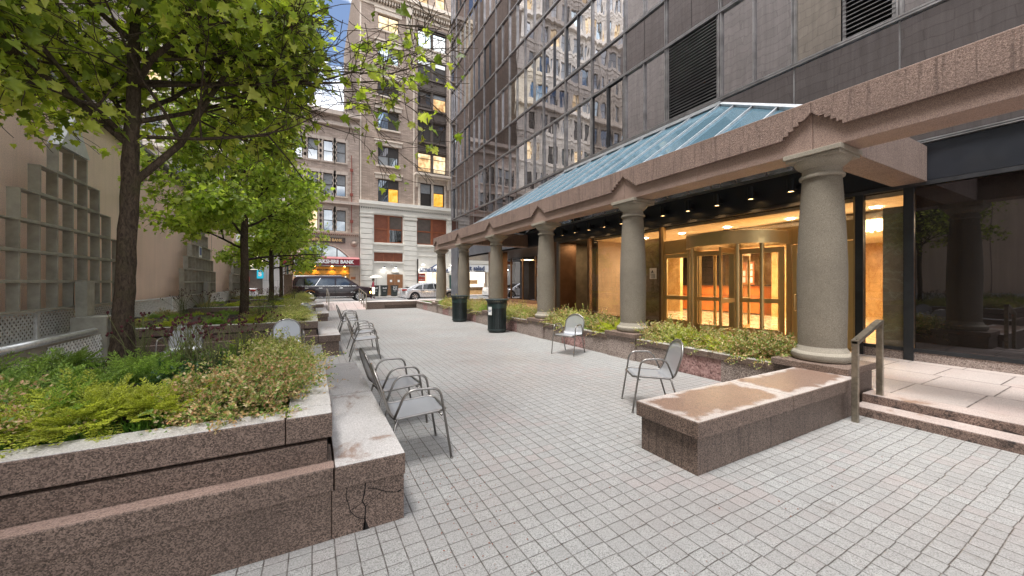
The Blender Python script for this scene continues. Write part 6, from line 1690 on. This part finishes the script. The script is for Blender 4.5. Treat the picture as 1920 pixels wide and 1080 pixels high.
g1 = leaf_geo(MAPLE_O); g2 = leaf_geo(MAPLE_S)
TX, TY = -1.58, 5.0
limbs1 = [((TX + .05, TY, 2.62), (.60, -.05, .80), 2.7, .06), ((TX + .03, TY, 3.05), (.95, -.33, .10), 3.0, .034), ((TX + .03, TY, 3.55), (.95, -.30, .08), 3.0, .03), ((TX + .03, TY, 3.9), (.95, -.38, .02), 3.0, .028), ((TX + .05, TY, 3.3), (.5, .7, .8), 2.3, .045), ((TX + .0, TY, 2.95), (-.6, -.4, .75), 2.2, .055),
          ((TX, TY, 3.2), (-.5, .75, .7), 2.2, .045), ((TX + .02, TY, 3.5), (.45, -.75, .5), 2.2, .05), ((TX, TY, 3.8), (.9, .3, .7), 2.4, .045), ((TX, TY, 4.0), (-.8, .1, .8), 2.1, .045), ((TX + .04, TY, 4.2), (.2, -.8, .8), 2.0, .04),
          ((TX + .05, TY, 4.5), (.6, -.3, 1.0), 2.0, .04), ((TX, TY, 3.0), (-.55, -.75, .55), 1.7, .04), ((TX + .05, TY, 4.8), (-.3, .5, 1.0), 1.9, .04), ((TX + .05, TY, 3.2), (.88, .42, .55), 2.3, .045), ((TX + .05, TY, 3.6), (.95, .15, .2), 2.5, .04)]
tr1, n1 = tree(1, (TX - .01, TY, .8), [(TX - .06, TY, .72), (TX - .055, TY, .86), (TX - .05, TY, 1.1), (TX - .03, TY, 1.8), (TX, TY, 2.6), (TX + .02, TY, 3.4), (TX + .04, TY, 4.6), (TX + .08, TY, 5.8)], [.125, .098, .082, .073, .068, .055, .035, .015],
              'large plane tree with big lobed leaves in the nearest planter at left', limbs1, G['leaf1'], 12500, g1, .092, 5, (TX - .35, TY - .1, 4.2), (1.95, 2.8, 1.85), 2.5, ((.85, 4.1, 3.6), (.62, .9, 1.05), .38))
def small_tree(i, x, y, lab, seed, s=1.0, nl=6500, lsz=.10, lean=0):
    lm = []
    rn = random.Random(seed)
    for k in range(11):
        a = k * 2.4 + rn.uniform(-.3, .3); z = 2.15 + k * .23 * s; el = .25 + k * .07
        lm.append(((x + lean * z * .02, y, z), (math.cos(a), math.sin(a), el), (1.55 - .05 * k) * s * rn.uniform(.8, 1.1), .038))
    return tree(i, (x, y, .8), [(x, y, .72), (x, y, .9), (x + .01, y, 1.5), (x, y, 2.6), (x + .03, y, 3.8), (x + .02, y, 5.0)], [.13, .10, .088, .08, .055, .02], lab, lm, G['leaf2'], nl, g2, lsz, seed, (x, y, 3.9), (2.0 * s, 2.0 * s, 2.0), 2.2)
small_tree(2, -1.45, 11.0, 'second plane tree from the near end, in the second planter', 12, 1.15, 11500, .092)
small_tree(3, -1.43, 17.5, 'third plane tree from the near end, in the third planter', 23, 1.05, 9000, .11)
small_tree(4, -1.5, 24.0, 'farthest plane tree, in the planter close to the street', 34, 1.0, 6500, .12)

# ---- shrubs -------------------------------------------------------
def shrub_geo(kind, seed, n):
    rng = np.random.default_rng(seed)
    if kind in ('juniper_g', 'juniper_y'):
        # feathery sprays: arching fronds with side branchlets carrying tiny scales
        P = []; D = []; S = []
        for i in range(120):
            a = rng.uniform(0, 2 * PI); el = rng.uniform(.12, 1.2); r0 = rng.uniform(0, .3)
            p = np.array([r0 * math.cos(a), r0 * math.sin(a), rng.uniform(0, .10)]); a2 = a + rng.normal(0, .3)
            d = np.array([math.cos(a2) * math.cos(el), math.sin(a2) * math.cos(el), math.sin(el)]); L = rng.uniform(.26, .48)
            side = np.cross(d, [0, 0, 1]); side /= np.linalg.norm(side)
            for k in range(9):
                u = .2 + .8 * k / 8; q = p + d * L * u - np.array([0, 0, .07 * u * u])
                for s in (-1, 1):
                    bl = (1.08 - u * .8) * .13; bd = d * .75 + side * s * .7; bd[2] += rng.normal(0, .12); bd /= np.linalg.norm(bd)
                    for m in range(6):
                        w = (m + .3) / 6
                        for e in (-1, 1): P.append(q + bd * bl * w + rng.normal(0, .002, 3)); D.append(bd + side * e * .5 + rng.normal(0, .15, 3)); S.append(rng.uniform(.016, .028))
        return place(diamond(.42), np.array(P), np.array(D), np.array(S), rng, roll=.6)
    # leafy mound on arching twigs
    P = []; D = []; S = []
    nt = 420
    for i in range(nt):
        a = rng.uniform(0, 2 * PI); el = abs(rng.normal(.85, .4)); el = min(el, 1.5); L = rng.uniform(.25, .66) * (1.25 if rng.random() < .12 else 1)
        d = np.array([math.cos(a) * math.cos(el), math.sin(a) * math.cos(el), math.sin(el) * .85])
        p0 = np.array([rng.normal(0, .12), rng.normal(0, .12), .02])
        for k in range(18):
            u = .22 + .78 * k / 17; q = p0 + d * L * u - np.array([0, 0, .12 * u * u]); 
            for _ in range(2): P.append(q + rng.normal(0, .010, 3)); D.append(d * .6 + rng.normal(0, .6, 3)); S.append(rng.uniform(.022, .042) * (1.5 if kind == 'dark_leaf' else 1))
    return place(diamond(.62), np.array(P), np.array(D), np.array(S), rng, roll=.8)
PROTO = {}
for kd in ('juniper_g', 'juniper_y', 'abelia', 'abelia_y', 'dark_leaf'):
    for v in range(2 if kd != 'dark_leaf' else 1):
        V, F = shrub_geo(kd, sum(map(ord, kd)) % 97 + v * 31, 0)
        me = bpy.data.meshes.new(kd); nv, nf = len(V), len(F)
        me.vertices.add(nv); me.vertices.foreach_set('co', V.astype(np.float32).ravel()); me.loops.add(nf * 3); me.loops.foreach_set('vertex_index', F.astype(np.int32).ravel())
        me.polygons.add(nf); me.polygons.foreach_set('loop_start', np.arange(0, nf * 3, 3, dtype=np.int32)); me.polygons.foreach_set('loop_total', np.full(nf, 3, dtype=np.int32))
        me.update(); me.materials.append(G[kd]); PROTO[(kd, v)] = me
KN = {'juniper_g': ('feathery green juniper', 'juniper'), 'juniper_y': ('golden yellow juniper', 'juniper'), 'abelia': ('pinkish variegated shrub', 'shrub'), 'abelia_y': ('cream and yellow variegated shrub', 'shrub'), 'dark_leaf': ('dark glossy leaved plant', 'plant')}
cnt = {}
def shrub(kd, x, y, z, s, where, sz=1.0, seed=0):
    rn = random.Random(int(x * 100) * 7 + int(y * 100) + seed)
    key = (kd, where); cnt[key] = cnt.get(key, 0) + 1
    o = bpy.data.objects.new({'juniper_g': 'juniper_shrub', 'juniper_y': 'juniper_shrub', 'abelia': 'variegated_shrub', 'abelia_y': 'variegated_shrub', 'dark_leaf': 'leafy_plant'}[kd], PROTO[(kd, rn.randrange(2) if kd != 'dark_leaf' else 0)])
    o.location = (x, y, z); o.rotation_euler = (rn.uniform(-.1, .1), rn.uniform(-.1, .1), rn.uniform(0, 6.28)); jn = kd.startswith('juniper'); s *= .95 if jn else (.8 if kd == 'dark_leaf' else 1.12); o.scale = (s, s * rn.uniform(.9, 1.1), s * sz * (1.2 if jn else 1.15)); COL.objects.link(o)
    o['label'] = '%s in the %s, %s from the camera' % (KN[kd][0], where, ORD[cnt[key] - 1] if cnt[key] > 1 else 'nearest'); o['category'] = 'shrub'; o['group'] = 'shrubs in the planters'
W1 = 'nearest left planter'
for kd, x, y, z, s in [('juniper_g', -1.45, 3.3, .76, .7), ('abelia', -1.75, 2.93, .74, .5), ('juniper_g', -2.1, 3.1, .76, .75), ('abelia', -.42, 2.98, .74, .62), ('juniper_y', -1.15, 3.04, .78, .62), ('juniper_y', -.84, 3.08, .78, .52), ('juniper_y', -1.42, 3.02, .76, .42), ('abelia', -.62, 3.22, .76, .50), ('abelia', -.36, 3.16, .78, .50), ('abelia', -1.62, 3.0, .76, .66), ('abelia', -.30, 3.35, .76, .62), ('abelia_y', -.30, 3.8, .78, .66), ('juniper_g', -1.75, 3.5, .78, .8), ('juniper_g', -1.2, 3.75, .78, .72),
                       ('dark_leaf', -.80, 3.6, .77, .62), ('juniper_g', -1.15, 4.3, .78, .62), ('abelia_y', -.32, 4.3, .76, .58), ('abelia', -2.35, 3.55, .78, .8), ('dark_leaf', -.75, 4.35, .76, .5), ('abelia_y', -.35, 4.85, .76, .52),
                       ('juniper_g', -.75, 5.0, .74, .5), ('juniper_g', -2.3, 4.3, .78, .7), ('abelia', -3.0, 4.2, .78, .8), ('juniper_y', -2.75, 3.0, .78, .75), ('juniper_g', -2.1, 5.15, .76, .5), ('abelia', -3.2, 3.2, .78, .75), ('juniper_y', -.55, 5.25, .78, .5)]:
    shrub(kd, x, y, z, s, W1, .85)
W2 = 'second left planter'
rn = random.Random(77)
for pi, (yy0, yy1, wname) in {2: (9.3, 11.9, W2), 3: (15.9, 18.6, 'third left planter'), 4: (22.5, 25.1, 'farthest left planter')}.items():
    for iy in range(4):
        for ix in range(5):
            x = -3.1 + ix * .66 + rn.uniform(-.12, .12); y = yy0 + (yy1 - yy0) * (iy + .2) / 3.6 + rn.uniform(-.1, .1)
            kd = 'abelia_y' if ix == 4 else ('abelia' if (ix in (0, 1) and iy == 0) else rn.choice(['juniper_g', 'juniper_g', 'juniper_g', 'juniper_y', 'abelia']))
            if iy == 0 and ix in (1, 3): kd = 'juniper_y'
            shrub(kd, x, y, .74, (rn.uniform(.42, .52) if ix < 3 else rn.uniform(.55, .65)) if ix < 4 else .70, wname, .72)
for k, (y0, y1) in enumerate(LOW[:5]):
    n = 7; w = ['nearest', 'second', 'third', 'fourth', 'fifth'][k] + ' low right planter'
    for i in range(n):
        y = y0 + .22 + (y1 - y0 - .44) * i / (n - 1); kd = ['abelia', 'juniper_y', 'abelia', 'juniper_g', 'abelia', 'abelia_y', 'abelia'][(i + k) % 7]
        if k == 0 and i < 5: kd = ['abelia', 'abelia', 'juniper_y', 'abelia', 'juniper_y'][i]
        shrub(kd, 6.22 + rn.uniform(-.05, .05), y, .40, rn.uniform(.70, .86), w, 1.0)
# ground cover grass at the bed edges
def grass(x0, x1, y0, y1, z, n, seed):
    rng = np.random.default_rng(seed); pos = np.stack([rng.uniform(x0, x1, n), rng.uniform(y0, y1, n), np.full(n, z)], 1)
    d = rng.normal(0, .35, (n, 3)); d[:, 2] = 1; return place(diamond(.16), pos, d, rng.uniform(.05, .11, n), rng, roll=1)
parts = [grass(-3.4, -.16, 2.84, 5.4, .715, 16000, 1), grass(-3.4, -.16, 9.25, 11.9, .72, 9000, 2), grass(-3.4, -.16, 15.8, 18.6, .72, 6000, 3), grass(-3.4, -.16, 22.4, 25.1, .72, 4000, 4)]
for i, (y0, y1) in enumerate(LOW): parts.append(grass(6.02, 6.4, y0, y1, .385, 1800, 10 + i))
VV = []; FF = []; nn = 0
for V, F in parts: VV.append(V); FF.append(F + nn); nn += len(V)
o = leafmesh('grass', (np.concatenate(VV), np.concatenate(FF)), G['grass']); tag(o, 'bright green grass and ground cover between the planter shrubs', 'grass', kind='stuff')

# ---- perennials with maroon seed heads
def perennial(x, y, z, h, n, spread, lab, seed):
    rn = random.Random(seed); t = Thing('seed_head_plant', lab, 'plant', (x, y, z), group='tall perennials with maroon seed heads')
    st = MB(); hd = MB()
    for i in range(n):
        a = rn.uniform(0, 6.28); r = abs(rn.gauss(0, spread)); hh = h * rn.uniform(.7, 1.05); bx, by = rn.gauss(0, .04), rn.gauss(0, .04)
        ex, ey = math.cos(a) * r, math.sin(a) * r
        st.tube([(bx, by, 0), (bx + ex * .3, by + ey * .3, hh * .5), (bx + ex, by + ey, hh)], [.0035, .003, .0018], 5, cap=False)
        m = rn.choice((1, 1, 2, 3))
        for k in range(m):
            ox, oy, oz = (0, 0, 0) if k == 0 else (rn.uniform(-.035, .035), rn.uniform(-.035, .035), rn.uniform(-.05, .02))
            if k: st.tube([(bx + ex * .9, by + ey * .9, hh * .9), (bx + ex + ox, by + ey + oy, hh + oz)], [.002, .0015], 4, cap=False)
            hd.ball((bx + ex + ox, by + ey + oy, hh + oz + .008), rn.uniform(.0075, .0115), 7, 5, 1.25)
    t.part('stems', st, G['stem'], local=True); t.part('seed_heads', hd, G['seedhead'], local=True, smooth=True)
perennial(-.95, 4.1, .8, .50, 40, .17, 'seed head plant with dense maroon heads in front of the first round chair back', 1)
perennial(-.70, 3.75, .8, .46, 24, .18, 'seed head plant with loose stems in the middle of the nearest planter', 2)
perennial(-.62, 4.55, .8, .46, 26, .18, 'seed head plant between the two round chair backs', 3)
perennial(-1.35, 4.45, .82, .48, 18, .2, 'seed head plant just right of the nearest tree trunk', 4)
for i, (x, y) in enumerate(((-1.9, 9.8), (-1.0, 10.0), (-2.6, 11.0), (-.9, 11.4), (-2.2, 16.4), (-1.2, 16.8), (-.6, 16.3), (-1.8, 23.0), (-.9, 23.4))):
    perennial(x, y, .8, .62, 26, .28, 'seed head plant %s from the near end of the far planters' % ORD[i], 20 + i)
bpy.data.objects.remove(bpy.data.objects['dummy']) if 'dummy' in bpy.data.objects else None
